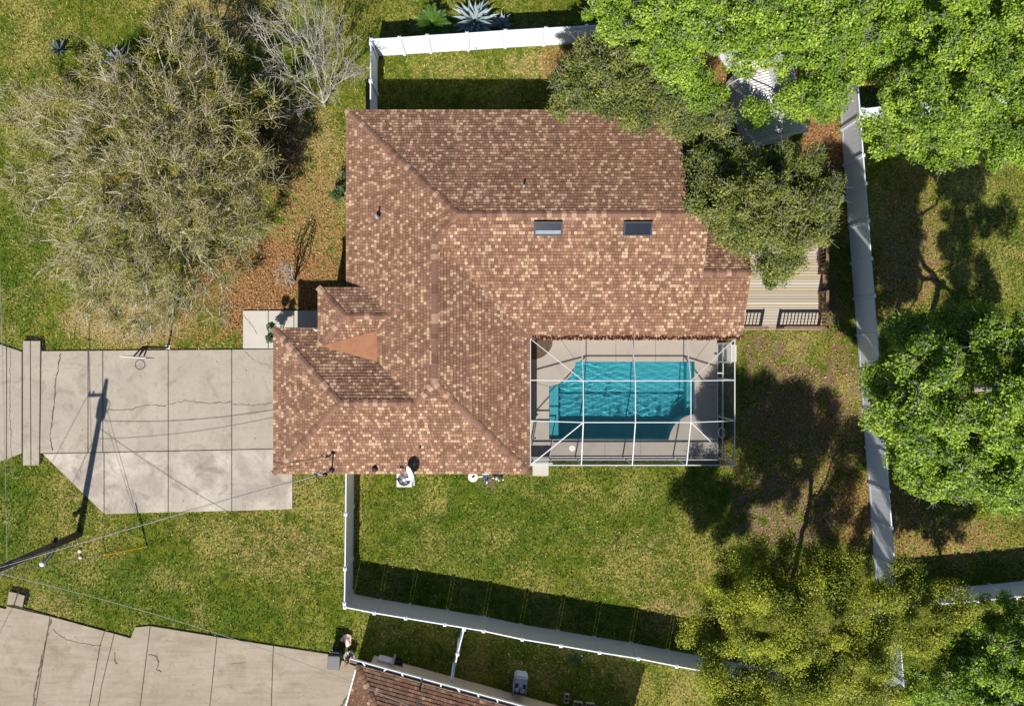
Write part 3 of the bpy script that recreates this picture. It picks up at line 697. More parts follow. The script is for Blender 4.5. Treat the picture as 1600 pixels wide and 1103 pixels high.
# ------------------------------------------------------------------ pool, deck, cage
def pool_outline():
    L = [(900, 565), (1085, 565), (1085, 647)] + [tuple(p) for p in arc([(1078, 648), (1066, 653), (1056, 661), (1049, 672), (1044, 687)], 5)] + [(858, 686), (858, 604), (873, 600)] + [tuple(p) for p in arc([(880, 597), (890, 589), (896, 579), (899, 567)], 5)]
    return [P2(*p) for p in L]
PO = pool_outline()
def tess(name, loops, z, m, parent=None, **kw):
    pts = [Vector((x, y, 0)) for lp in loops for x, y in lp]
    tr = tessellate_polygon([[Vector((x, y, 0)) for x, y in lp] for lp in loops]); b = MB()
    fs = []
    for t in tr:
        a_, b_, c_ = (pts[i] for i in t); fs.append(t if (b_ - a_).cross(c_ - a_).z > 0 else (t[0], t[2], t[1]))
    b.add([(p.x, p.y, z) for p in pts], fs)
    return b, kw
dx0, dx1, dy0, dy1 = POOL_DECK
NWP = [(dx0, 0.98)] + [P2(864, 522)] + [tuple(p) for p in arc([P2(864, 529), P2(862, 541), P2(856, 551), P2(847, 558), P2(838, 561)], 5)] + [(dx0, P2(838, 562)[1])]
outer = [(dx1, dy1), P2(864, 522)] + NWP[2:-1] + [(dx0, P2(838, 562)[1]), (dx0, dy0), (dx1, dy0)]
b, _ = tess('pool_deck', [outer, PO], .05, M['deck_conc'])
n = len(outer); b.add([(x, y, .05) for x, y in outer] + [(x, y, -.1) for x, y in outer], [(i, n + i, n + (i + 1) % n, (i + 1) % n) for i in range(n)])
pd = b.build('pool_deck', M['deck_conc'], None, label='pale concrete deck around the pool', kind='structure')
for a_, c_ in (((962, 520), (962, 565)), ((1024, 520), (1024, 565)), ((945, 687), (945, 714)), ((1000, 687), (1000, 714)), ((1086, 605), (1121, 605)), ((832, 597), (858, 604)), ((875, 529), (897, 560)), ((1111, 529), (1086, 562)), ((1090, 650), (1108, 662)), ((838, 713), (855, 693))):
    MB().bar(Vector((*P2(*a_), .0525)), Vector((*P2(*c_), .0525)), .014, .004).build('joint', M['joint'], pd)
n = len(NWP); MB().prism(NWP, -.1, .045).build('planting_bed', M['mulch'], None, label='small curved mulch bed in the cage corner', kind='structure')
b = MB(); nn = len(PO); A = sum(PO[i][0] * PO[(i + 1) % nn][1] - PO[(i + 1) % nn][0] * PO[i][1] for i in range(nn))
lp = PO if A > 0 else PO[::-1]
PD = 1.3; WAVE = .0052
fl, _ = tess('x', [lp], -PD, None); fl.add([(x, y, .05) for x, y in lp] + [(x, y, -PD) for x, y in lp], [(i, n2, nn + n2, nn + i) for i, n2 in ((i, (i + 1) % nn) for i in range(nn))])
pool = thing('swimming_pool', 'turquoise swimming pool with curved corners inside the screen cage', 'pool', (6.5, -2.5, 0))
basin = fl.build('basin', M['plaster'], pool)
MB().prism([P2(859, 605), P2(873, 601), P2(873, 685), P2(859, 685)], -1.25, -.22).build('step', M['palestep'], pool).cycles.is_caustics_receiver = True
MB().prism([P2(1076, 566), P2(1084, 566), P2(1084, 646), P2(1076, 648)], -1.25, -.5).build('bench', M['plaster'], pool).cycles.is_caustics_receiver = True
basin.cycles.is_caustics_receiver = True
# rippled surface: a sum of small wave trains, closed below so that the water absorbs light
wx0, wx1 = min(x for x, y in lp) - .05, max(x for x, y in lp) + .05; wy0, wy1 = min(y for x, y in lp) - .05, max(y for x, y in lp) + .05
nxw, nyw = int((wx1 - wx0) / .025), int((wy1 - wy0) / .025)
WX, WY = np.meshgrid(np.linspace(wx0, wx1, nxw), np.linspace(wy0, wy1, nyw)); WZ = np.zeros_like(WX); wr = np.random.default_rng(77)
for q in range(34):
    lam = wr.uniform(.13, .42); kk = 2 * np.pi / lam; th = wr.normal(1.35, .6); ph = wr.uniform(0, 6.28)
    WZ += WAVE * lam ** 1.6 * np.sin(kk * (WX * np.cos(th) + WY * np.sin(th)) + ph + 2.2 * np.sin(WX * .9 + q) * np.sin(WY * 1.1 + q))
WZ *= .55 + .45 * np.sin(WX * .55 + .4) * np.cos(WY * .8 + .9)
nv = nxw * nyw; wv = np.stack([WX.ravel(), WY.ravel(), WZ.ravel() - .06], 1); I, J = np.meshgrid(np.arange(nxw - 1), np.arange(nyw - 1)); I, J = I.ravel(), J.ravel()
wq = np.stack([J * nxw + I, J * nxw + I + 1, (J + 1) * nxw + I + 1, (J + 1) * nxw + I], 1)
rim = np.concatenate([np.arange(nxw), np.arange(1, nyw) * nxw + nxw - 1, (nyw - 1) * nxw + np.arange(nxw - 2, -1, -1), np.arange(nyw - 2, 0, -1) * nxw]); nr_ = len(rim)
low = wv[rim].copy(); low[:, 2] = -PD - .1; k0 = np.arange(nr_); k1 = (k0 + 1) % nr_
wv = np.concatenate([wv, low, [[(wx0 + wx1) / 2, (wy0 + wy1) / 2, -PD - .1]]]); sides = np.stack([rim[k0], nv + k0, nv + k1, rim[k1]], 1)
wme = bpy.data.meshes.new('water'); off_ = ORG[pool.name]
wme.from_pydata((wv - np.array(off_)).tolist(), [], wq.tolist() + sides.tolist() + [(nv + int(b_), nv + int(a_), nv + nr_) for a_, b_ in zip(k0, k1)])
wme.polygons.foreach_set('use_smooth', [True] * len(wq) + [False] * (len(wme.polygons) - len(wq))); wme.materials.append(M['water']); wme.update()
wob = link('water', wme, pool); wob.cycles.is_caustics_caster = True
ro = MB().lathe((0, 0, 0), [(.16, 0), (.16, .012), (.12, .016)], 20); c = P(894, 700, .05); ro.v = [(x + c.x, y + c.y, z + .052) for x, y, z in ro.v]
setp(ro.build('skimmer_lid', M['beigeplastic']), 'round white skimmer lid set in the pool deck', 'lid')

cage = thing('pool_cage', 'white framed screen enclosure over the pool', 'pool cage', (6.6, -2.3, .05))
xs = [1.66, 4.12, 6.58, 9.20, 11.53]; ys = [.70, -1.30, -3.26, -5.40]; zE, zT = 2.62, 3.36
def node(i, j): return Vector((xs[i], ys[j], zT if 0 < i < 4 and 0 < j < 3 else zE))
BW, BH = .05, .05
def beam(a, b, nm='beam', w=BW, h=BH): MB().bar(a, b, w, h).build(nm, M['alu'], cage)
for j in range(4):
    for i in range(4): beam(node(i, j), node(i + 1, j), 'beam', .044 if j else .045)
for i in range(5):
    for j in range(3): beam(node(i, j) - Vector((0, 0, .004)), node(i, j + 1) - Vector((0, 0, .004)), 'rafter', .044)
for (i, j), (k, l_) in (((0, 0), (1, 1)), ((4, 0), (3, 1)), ((0, 3), (1, 2)), ((4, 3), (3, 2))): beam(node(i, j) + Vector((0, 0, .004)), node(k, l_) + Vector((0, 0, .004)), 'hip_beam', .04)
def screen(pts, m='screen', d=.012): MB().add([Vector(p) + Vector((0, 0, d)) for p in pts], [tuple(range(len(pts)))]).build('screen_panel', M[m], cage)
for i in range(4):
    for j in range(3):
        q = [node(i, j), node(i + 1, j), node(i + 1, j + 1), node(i, j + 1)]
        if i in (0, 3) and j in (0, 2):
            k = {(0, 0): 2, (3, 0): 3, (0, 2): 1, (3, 2): 0}[(i, j)]; o_ = (k + 2) % 4
            screen([q[o_], q[(o_ + 1) % 4], q[k]]); screen([q[o_], q[k], q[(k + 1) % 4]])
        else: screen(q)
for i in range(5):
    x = xs[i]; MB().box((x, ys[3], (zE + .05) / 2), (.06, .055, zE - .05)).build('post', M['alu'], cage)
for j in (0, 1, 2):
    MB().box((xs[4], ys[j], (zE + .05) / 2), (.055, .06, zE - .05)).build('post', M['alu'], cage)
for z in (.09, .93):
    for i in range(4):
        if i == 0 : a_ = xs[0] + 1.15
        else: a_ = xs[i]
        beam(Vector((a_, ys[3], z)), Vector((xs[i + 1], ys[3], z)), 'chair_rail', .05, .06)
    for j in range(3): beam(Vector((xs[4], ys[j] if j else -.5, z)), Vector((xs[4], ys[j + 1], z)), 'chair_rail', .05, .06)
def wallscreen(a, b, m='screenwall'): MB().add([(a[0], a[1], .06), (b[0], b[1], .06), (b[0], b[1], zE - .03), (a[0], a[1], zE - .03)], [(0, 1, 2, 3)]).build('screen_panel', M[m], cage)
for i in range(4): wallscreen((xs[i] if i else xs[0] + 1.15, ys[3] - .01), (xs[i + 1], ys[3] - .01))
for j in range(3): wallscreen((xs[4] + .01, ys[j] if j else -.5), (xs[4] + .01, ys[j + 1]))
def cage_door(a, b, lab):
    a, b = Vector((*a, .1)), Vector((*b, .1)); d = MB(); up = Vector((0, 0, 2.0))
    for p, q in ((a, a + up), (b, b + up), (a, b), (a + up, b + up), (a + up * .42, b + up * .42)): d.bar(p, q, .05, .06)
    o = d.build('door', M['alu'], cage, label=lab)
    MB().add([a, b, b + up, a + up], [(0, 1, 2, 3)]).build('door_screen', M['screendoor'], o)
    MB().add([a + up * .02, b + up * .02, b + up * .3, a + up * .3], [(0, 1, 2, 3)]).build('kick_plate', M['greypanel'], o)
    m_ = a.lerp(b, .1) + up * .5; MB().box(m_, (.08, .08, .03)).build('handle', M['black'], o)
cage_door((11.53, -.45), (11.53, .50), 'screen door in the east side of the cage'); cage_door((1.75, -5.40), (2.75, -5.40), 'screen door at the southwest corner of the cage')
# pool tools hung on the east wall
sk = thing('pool_net', 'long handled pool net hung on the east screen wall', 'pool net', (11.35, -3, 1.0))
MB().tube([(11.42, -1.0, 1.1), (11.42, -4.6, 1.05)], .02, 8).build('handle', M['cablegrey'], sk, True)
ring = [Vector((11.40 + .16 * math.cos(t), -4.0 + .26 * math.sin(t), 1.12)) for t in np.linspace(0, 2 * math.pi, 17)]
MB().tube(ring, .022, 6, False).build('hoop', M['white'], sk, True)
MB().bar((11.18, -1.0, 1.1), (11.47, -1.0, 1.1), .05, .05).build('brush_head', M['white'], sk)

# ------------------------------------------------------------------ timber deck
dk = thing('wooden_deck', 'weathered pale timber deck behind the house with brown railings', 'deck', (15, 2.8, 0))
dX0, dX1 = 11.3, P2(1284, 0, .3)[0]; dYt, dYb = 5.75, P2(0, 516, .3)[1]
MB().box(((dX0 + dX1) / 2, (dYt + dYb) / 2, .12), (dX1 - dX0 - .04, dYt - dYb - .04, .2)).build('frame', M['joint'], dk)
nb_ = int((dYt - dYb) / .146); pal = [np.array(lin(*c)[:3]) for c in ((207, 194, 176, .72), (198, 184, 165, .72), (204, 192, 176, .72), (186, 170, 151, .72), (214, 203, 186, .72), (202, 184, 155, .72))]
for k in range(nb_):
    y = dYb + (k + .5) * .146; b = MB().box(((dX0 + dX1) / 2 + random.uniform(-.02, .02), y, .285 + random.uniform(-.004, .004)), (dX1 - dX0, .128, .035))
    me = b.mesh('deck_board', M['deckwood'], ORG['wooden_deck']); a = me.attributes.new('col', 'FLOAT_COLOR', 'POINT'); c = random.choice(pal) * random.uniform(.85, 1.08)
    a.data.foreach_set('color', np.tile(np.append(c, 1).astype(np.float32), len(me.vertices))); link('deck_board', me, dk)
BAL = None
def railing(p, q, lab, posts=(0, 1), h=.95):
    p, q = Vector((*p, .3)), Vector((*q, .3)); d = q - p
    o = MB().bar(p + Vector((0, 0, h)), q + Vector((0, 0, h)), .14, .04).bar(p + Vector((0, 0, .12)), q + Vector((0, 0, .12)), .05, .09).build('railing', M['railwood'], dk)
    for t in posts:
        c = p + d * t; MB().box((c.x, c.y, .3 + h / 2 + .02), (.1, .1, h + .1)).build('post', M['railwood'], o)
    n = int(d.length / .17)
    for k in range(n):
        c = p + d * ((k + .5) / n); MB().box((c.x, c.y, .3 + h / 2 + .05), (.05, .05, h - .14), math.atan2(d.y, d.x)).build('baluster', M['railwood'], o)
eX = P2(1279, 0, .3)[0]
railing((dX0 + .55, dYb + .1), (P2(1188, 0, .3)[0], dYb + .1), 'a'); railing((P2(1214, 0, .3)[0], dYb + .1), (eX, dYb + .1), 'b')
railing((eX, dYb + .12), (eX, P2(0, 458, .3)[1]), 'c'); railing((eX, P2(0, 428, .3)[1]), (eX, 5.6), 'd')
MB().box((eX + .35, P2(0, 443, .3)[1], .12), (.4, .95, .2)).build('step', M['deckwood'] if False else M['railwood'], dk)

# ------------------------------------------------------------------ vinyl fences
FH = 1.83
PANEL = {}
def fence(label, pts, h=FH, gates=(), group='white vinyl fences'):
    """pts: post positions on the ground (photo pixels)"""
    W = [Vector((*P2(*p), 0)) for p in pts]
    o = thing('vinyl_fence', label, 'fence', tuple(W[0]))
    for i, c in enumerate(W):
        po = MB().box((c.x, c.y, (h + .06) / 2), (.15, .15, h + .06), math.atan2((W[min(i + 1, len(W) - 1)] - W[max(i - 1, 0)]).y, (W[min(i + 1, len(W) - 1)] - W[max(i - 1, 0)]).x)).build('post', M['vinyl'], o)
        cp = MB().add([(c.x - .085, c.y - .085, h + .06), (c.x + .085, c.y - .085, h + .06), (c.x + .085, c.y + .085, h + .06), (c.x - .085, c.y + .085, h + .06), (c.x, c.y, h + .12)], [(3, 2, 1, 0), (0, 1, 4), (1, 2, 4), (2, 3, 4), (3, 0, 4)])
        cp.build('post_cap', M['vinyl'], po)
    for i in range(len(W) - 1):
        a, b = W[i], W[i + 1]; d = b - a; L = d.length; u = d / L; ang = math.atan2(d.y, d.x); m = (a + b) / 2; gap = .084
        is_gate = i in gates; ll = L - 2 * gap - (.06 if is_gate else 0)
        nrm = Vector((-u.y, u.x, 0)); pn = MB(); nbd = max(1, round(ll / .29)); bw = ll / nbd
        vs = []; fs = []
        for sgn in (1, -1):
            for k in range(nbd):
                x0 = -ll / 2 + k * bw; e = len(vs)
                for xx, off in ((x0, .013), (x0 + .012, .019), (x0 + bw - .012, .019), (x0 + bw, .013)):
                    for zz in (.06, h - .03):
                        q = m + u * xx + nrm * off * sgn; vs.append((q.x, q.y, zz))
                for t in range(3):
                    f = (e + 2 * t, e + 2 * t + 2, e + 2 * t + 3, e + 2 * t + 1); fs.append(f if sgn < 0 else f[::-1])
        pn.add(vs, fs)
        pob = pn.build('gate' if is_gate else 'panel', M['vinyl'], o)
        MB().box((m.x, m.y, h - .03), (ll, .055, .14), ang).build('top_rail', M['vinyl'], pob)
        MB().box((m.x, m.y, .12), (ll, .055, .16), ang).build('bottom_rail', M['vinyl'], pob)
        if is_gate:
            q = m + nrm * -.06; MB().box((q.x, q.y, 1.0), (.12, .07, .2), ang).build('latch', M['black'], pob)
    return o
def base(px, py, h=FH): k = (H - h) / H; return (NX + (px - NX) * k, NY + (py - NY) * k)
fence('white vinyl fence across the top with palm and agave behind it', [(590, 88), (632, 85.5), (673, 82.5), (732, 79), (789, 75), (849, 71.5), (909, 68), (968, 64.5), (1028, 61), (1098, 57)])
fence('short white vinyl fence from the roof corner up to the palm fence', [(589.5, 93), (589.2, 149), (589, 205)])
fence('white vinyl fence slanting beside the shed roof under the trees', [(1104, 63), (1122, 88), (1140, 112)])
fence('long white vinyl fence with dappled shade down the right side', [(1310 + (y - 144) * .0766, y) for y in (30, 87, 144, 203, 259, 301, 356, 412, 467, 524, 581, 640, 698, 756, 811, 868, 925, 982, 1040, 1098)])
fence('white vinyl fence with gate left of the back lawn', [(553, 728), (552.4, 790), (551.4, 871), (550.6, 922)], gates=(1,))
fence('white vinyl fence between the back lawn and the neighbouring house', [base(*p) for p in ((539, 948), (585, 957), (634, 965), (695, 975), (755.5, 985), (816, 998), (876.5, 1008), (936.5, 1018.5), (997, 1028), (1057, 1040), (1117, 1051), (1177, 1062), (1237, 1072), (1297, 1083), (1357, 1094))])
fence('white vinyl fence under the big green crown at upper right', [(1318, 191), (1372, 185), (1428, 179), (1484, 173), (1540, 167), (1596, 161), (1660, 155)])
fence('white vinyl fence running off the lower right edge', [(1377, 927), (1432, 923), (1488, 918), (1545, 913), (1600, 907), (1660, 901)])
fence('narrow white fence from the long fence to the neighbouring gutter', [(727.6, 961), (718, 998), (709.5, 1036)], 1.75)

# ------------------------------------------------------------------ shed
sd = thing('garden_shed', 'grey metal roofed shed under the upper right trees', 'shed', (14.2, 12.5, 0))
def shq(px, py): return P2(px, py, 2.3)
sc4 = [Vector(shq(*p)) for p in ((1148, 96), (1236, 84), (1264, 206), (1180, 222))]
MB().prism(inset([tuple(p) for p in sc4], .25), 0, 2.3).build('wall', M['shedwall'], sd)
rl, rr_ = (sc4[0] + sc4[3]) / 2, (sc4[1] + sc4[2]) / 2
rt0, rt1 = (sc4[0] + sc4[1]) / 2, (sc4[2] + sc4[3]) / 2
for sgn, (a, b, lab) in enumerate(((sc4[0], sc4[3], 'w'), (sc4[1], sc4[2], 'e'))):
    vs = []; n = 60
    for k in range(n + 1):
        t = k / n; e = a.lerp(b, t); r = rt0.lerp(rt1, t); zz = .03 * (1 if (k // 1) % 2 else 0)
        vs += [(e.x, e.y, 2.25 + zz), (r.x, r.y, 2.75 + zz)]
    fs = [(2 * k, 2 * k + 1, 2 * k + 3, 2 * k + 2) for k in range(n)]
    MB().add(vs, fs).build('roof_sheet', M['metalroof'], sd)
MB().bar(Vector((*rt0, 2.8)), Vector((*rt1, 2.8)), .22, .03).build('ridge_strip', M['metalroof'], sd)
for a, b in ((sc4[0], sc4[1]), (sc4[3], sc4[2])):
    m_ = (a + b) / 2; MB().add([(a.x, a.y, 2.25), (b.x, b.y, 2.25), (m_.x, m_.y, 2.74)], [(0, 1, 2)]).build('gable', M['shedwall'], sd)

# ------------------------------------------------------------------ trees
def tubes_np(P0, P1, R0, R1, sides):
    n = len(P0); d = P1 - P0; d = d / (np.linalg.norm(d, axis=1)[:, None] + 1e-9)
    ref = np.where(np.abs(d[:, 2:3]) < .9, np.array([[0, 0, 1.]]), np.array([[1., 0, 0]])); u = np.cross(ref, d); u /= np.linalg.norm(u, axis=1)[:, None] + 1e-9; w = np.cross(d, u)
    V = np.empty((n, 2, sides, 3), np.float32)
    for k in range(sides):
        c, s = math.cos(2 * math.pi * k / sides), math.sin(2 * math.pi * k / sides); o = u * c + w * s
        V[:, 0, k] = P0 + o * R0[:, None]; V[:, 1, k] = P1 + o * R1[:, None]
    base = (np.arange(n) * 2 * sides)[:, None]; k = np.arange(sides); k2 = (k + 1) % sides
    Q = np.stack([base + k, base + k2, base + sides + k2, base + sides + k], 2).reshape(-1, 4)
    return V.reshape(-1, 3), Q

def skeleton(base, targets, rng, bf=.35, step=.4, jit=.07, trunk=None, rmin=.008, expo=2.3, rscale=1.):
    """balanced growth tree linking all targets to the base: returns segments and radii"""
    base = np.asarray(base, float); nodes = [base]; par = [-1]; pl = [0.]
    for p in (trunk or []):
        q = np.asarray(p, float); a = nodes[-1]; k = max(1, int(np.linalg.norm(q - a) / step))
        for j in range(1, k + 1):
            nodes.append(a + (q - a) * j / k + rng.normal(size=3) * jit * .4 * np.array([1, 1, .3])); par.append(len(nodes) - 2); pl.append(pl[-1] + np.linalg.norm(q - a) / k)
    N = np.array(nodes); PLn = np.array(pl); par = list(par); start = 0 if not trunk else max(1, len(nodes) // 3)
    order = np.argsort(np.linalg.norm(targets - N[-1], axis=1)); cap = len(N) + len(targets) * 16
    NN = np.zeros((cap, 3)); NN[:len(N)] = N; PP = np.zeros(cap); PP[:len(N)] = PLn; cnt = len(N); tips = []
    for t in targets[order]:
        d = np.linalg.norm(NN[start:cnt] - t, axis=1); i = start + int(np.argmin(d + bf * PP[start:cnt])); a = NN[i]; L = np.linalg.norm(t - a); k = min(14, max(1, int(L / step))); prev = i
        sag = rng.normal(size=3) * .09 * L; sag[2] = abs(sag[2])
        for j in range(1, k + 1):
            f = j / k; q = a + (t - a) * f + sag * math.sin(math.pi * f) + (rng.normal(size=3) * jit if j < k else 0)
            NN[cnt] = q; par.append(prev); PP[cnt] = PP[prev] + np.linalg.norm(q - NN[prev]); prev = cnt; cnt += 1
        tips.append(prev)
    NN = NN[:cnt]; par = np.array(par); area = np.zeros(cnt); ch = np.zeros(cnt, int)
    for i in range(1, cnt): ch[par[i]] += 1
    for i in range(cnt - 1, 0, -1):
        if ch[i] == 0: area[i] += rmin ** expo
        area[par[i]] += area[i]
    R = area ** (1 / expo) * rscale; R = np.maximum(R, rmin * .6)
    idx = np.arange(1, cnt)
    return NN, par, R, idx, np.array(tips)

def blob_targets(blobs, n, rng, shell=.55, zlo=.35, skip=.0):
    """points in lumpy crown: blobs are (px, py, r_px, z_centre, flat); mostly near the upper shell"""
    Bc = np.array([list(P(b_[0], b_[1], b_[3])) for b_ in blobs]); Br = np.array([b_[2] * (H - b_[3]) / F for b_ in blobs]); Fl = np.array([b_[4] if len(b_) > 4 else .7 for b_ in blobs])
    w = Br ** 2; w = w / w.sum(); k = rng.choice(len(blobs), n, p=w)
    d = rng.normal(size=(n, 3)); d[:, 2] = d[:, 2] * .9 + .25; d /= np.linalg.norm(d, axis=1)[:, None]
    r = np.where(rng.random(n) < shell, rng.uniform(.78, 1.02, n), rng.random(n) ** .5 * .85)
    q = Bc[k] + d * (Br[k] * r)[:, None] * np.stack([np.ones(n), np.ones(n), Fl[k]], 1)
    q[:, 2] = np.maximum(q[:, 2], zlo * Bc[k][:, 2])
    return q

def make_tree(name, label, cat, base_px, blobs, n_cl, leaves, lsize, cols, seed, clr=.42, bark='bark', trunk=None, group=None, zlo=.4, twig=5, rmin=.010, rscale=1., flat=.65, up=.6, out=0., shell=.55, dark=None, bf=.35, aspect=.5, twiglen=.5, twr=.007):
    rng = np.random.default_rng(seed); b0 = P(*base_px, 0); root = thing(name, label, cat, (b0.x, b0.y, 0), group)
    T = blob_targets(blobs, n_cl, rng, shell, zlo)
    cen = T.mean(0)
    if trunk is None:
        trunk = [(b0.x + (cen[0] - b0.x) * .25, b0.y + (cen[1] - b0.y) * .25, cen[2] * .35)]
    NN, par, R, idx, tips = skeleton((b0.x, b0.y, -.1), T, rng, bf, trunk=trunk, rmin=rmin, rscale=rscale)
    o3 = np.array([b0.x, b0.y, 0])
    P0, P1, R0, R1 = NN[par[idx]], NN[idx], R[par[idx]], R[idx]; R0 = np.minimum(R0, R1 * 1.35 + .01)
    if twig:
        tp = np.repeat(NN[tips], twig, 0); dd = rng.normal(size=tp.shape) * .75 + (tp - cen) / (np.linalg.norm(tp - cen, axis=1)[:, None]) * .7; dd[:, 2] += .25
        dd /= np.linalg.norm(dd, axis=1)[:, None]; ln = rng.uniform(.5, 1.1, len(tp))[:, None] * twiglen
        mid = tp + dd * ln * .5 + rng.normal(size=tp.shape) * .04; end = tp + dd * ln + rng.normal(size=tp.shape) * .07
        # a side twig for each
        sd_ = mid + (dd + rng.normal(size=tp.shape) * .7) * ln * .45
        z1 = np.full(len(tp), twr)
        P0 = np.concatenate([P0, tp, mid, mid]); P1 = np.concatenate([P1, mid, end, sd_]); R0 = np.concatenate([R0, z1 * 1.4, z1, z1 * .9]); R1 = np.concatenate([R1, z1, z1 * .6, z1 * .5])
    thick = R1 > .035
    Va, Qa = tubes_np(P0[thick], P1[thick], R0[thick], R1[thick], 7); Vb, Qb = tubes_np(P0[~thick], P1[~thick], R0[~thick], R1[~thick], 3)
    tr = np_mesh('trunk', np.concatenate([Va, Vb]), np.concatenate([Qa, Qb + len(Va)]), M[bark], None, o3)
    tr.polygons.foreach_set('use_smooth', [True] * len(tr.polygons))
    link('trunk', tr, root)
    if leaves:
        per = max(1, leaves // n_cl); n = per * n_cl; k = np.repeat(np.arange(n_cl), per)
        ctone = rng.uniform(.0, 1., n_cl); crad = clr * rng.uniform(.6, 1.25, n_cl)
        g = rng.normal(size=(n, 3)); g /= np.linalg.norm(g, axis=1)[:, None]; rr = rng.random(n) ** .45
        outd = T - cen; outd /= np.linalg.norm(outd, axis=1)[:, None] + 1e-9
        pos = NN[tips][0:0]
        Tt = T[np.argsort(np.linalg.norm(T - np.array(NN[len(trunk) and 1]), axis=1))] if False else T
        pos = Tt[k] + g * (crad[k] * rr)[:, None] * np.array([1, 1, flat]) + outd[k] * (rng.random(n) * out)[:, None]
        nm = rng.normal(size=(n, 3)) * .7 + g * .5 + np.array([-.08, -.4, .8]) * up * 1.5; nm /= np.linalg.norm(nm, axis=1)[:, None]
        L = lsize * rng.uniform(.6, 1.3, n)
        V, Q = leaf_quads(pos, nm, L, L * aspect * rng.uniform(.8, 1.2, n), rng)
        cc = np.array(cols); t = np.clip(ctone[k] * .55 + rng.random(n) * .6 - .05, 0, .999) * (len(cc) - 1); i0 = t.astype(int); f = (t - i0)[:, None]
        col = cc[i0] * (1 - f) + cc[np.minimum(i0 + 1, len(cc) - 1)] * f; col = col * rng.uniform(.75, 1.2, (n, 1))
        link('crown', np_mesh('crown', V, Q, M['leaf'], np.repeat(col, 4, 0), o3), root, None, 'stuff')
    return root

BR = [(.065, .125, .010), (.165, .28, .020), (.295, .44, .040), (.46, .58, .078)]      # fresh bright green
OAK = [(.040, .066, .010), (.105, .145, .02), (.205, .24, .042), (.37, .38, .09)]       # live oak olive
OLV = [(.050, .080, .008), (.15, .20, .013), (.34, .385, .026), (.54, .56, .055)]     # yellowish olive
GDK = [(.060, .13, .012), (.16, .29, .020), (.29, .45, .036), (.44, .58, .070)]

make_tree('oak_tree', 'olive oak leaning over the north edge of the house roof', 'tree', (1010, 190),
          [(905, 130, 36, 5.0), (895, 160, 26, 4.2), (955, 125, 50, 5.6), (1000, 165, 36, 5.4), (1060, 175, 34, 5.2), (1105, 182, 30, 4.9), (930, 92, 26, 5.0), (1010, 120, 40, 5.6), (1060, 140, 40, 5.6), (950, 165, 24, 4.6), (1000, 185, 14, 4.4)],
          260, 62000, .115, OAK, 3, clr=.46, twig=6, flat=.7, bark='barkpale', twiglen=.6, twr=.007, up=.8, shell=.8, out=.2)
make_tree('oak_tree', 'dark olive oak hanging over the timber deck', 'tree', (1200, 290),
          [(1125, 268, 46, 4.2), (1190, 252, 38, 4.6), (1250, 272, 42, 4.6), (1275, 315, 36, 5.2), (1105, 315, 36, 4.8), (1180, 320, 56, 6.0), (1240, 350, 50, 5.6), (1215, 395, 32, 4.8), (1130, 345, 28, 4.6), (1200, 422, 20, 4.2), (1160, 370, 24, 4.6), (1100, 280, 34, 3.8)],
          310, 80000, .115, OAK, 4, clr=.47, twig=6, flat=.7, bark='barkpale', twiglen=.6, twr=.007, up=.8, shell=.8, out=.2)
make_tree('leafy_tree', 'bright green tree above the shed at top right', 'tree', (1160, 130),
          [(960, 28, 44, 6.5), (1030, 45, 56, 7.5), (1110, 20, 60, 8.0), (1200, 20, 74, 8.5), (1290, 35, 72, 8.2), (945, 60, 24, 5.8), (1175, 80, 34, 7.4), (1275, 125, 60, 7.4), (1240, 160, 28, 3.3), (1295, 160, 26, 3.3), (1175, 178, 22, 3.3), (1060, 100, 40, 7.0), (1100, 140, 30, 6.4), (1310, 80, 40, 7.4)],
          520, 118000, .108, BR, 5, clr=.42, twig=4, bark='barkpale', aspect=.62, flat=.6, shell=.6)
make_tree('leafy_tree', 'huge bright green crown filling the upper right corner', 'tree', (1440, 130),
          [(1370, 40, 56, 8), (1450, 40, 80, 9), (1560, 50, 90, 9), (1640, 110, 80, 8.5), (1400, 120, 60, 8), (1480, 150, 76, 9), (1570, 180, 76, 8.5), (1390, 205, 44, 7), (1460, 222, 40, 7), (1540, 225, 40, 7), (1600, 220, 40, 7), (1500, -30, 80, 8.5)],
          600, 142000, .108, BR, 6, clr=.44, twig=4, bark='barkpale', aspect=.62, flat=.6, shell=.62)
make_tree('leafy_tree', 'green tree whose crown overhangs the middle of the long right fence', 'tree', (1372, 600),
          [(1421, 525, 38, 9.5), (1401, 590, 44, 6.5), (1456, 580, 56, 10.9), (1401, 650, 44, 6.5), (1446, 660, 56, 11.1), (1431, 715, 44, 6.9), (1471, 735, 46, 10.3), (1471, 515, 36, 6.7), (1381, 625, 26, 9.1)],
          400, 96000, .108, BR, 7, clr=.42, twig=4, bark='barkpale', aspect=.62, flat=.6, trunk=[P(1374, 600) + Vector((0, 0, 2.5)), P(1384, 600) + Vector((0, 0, 5.2))], shell=.6, rscale=1.5, zlo=.55)
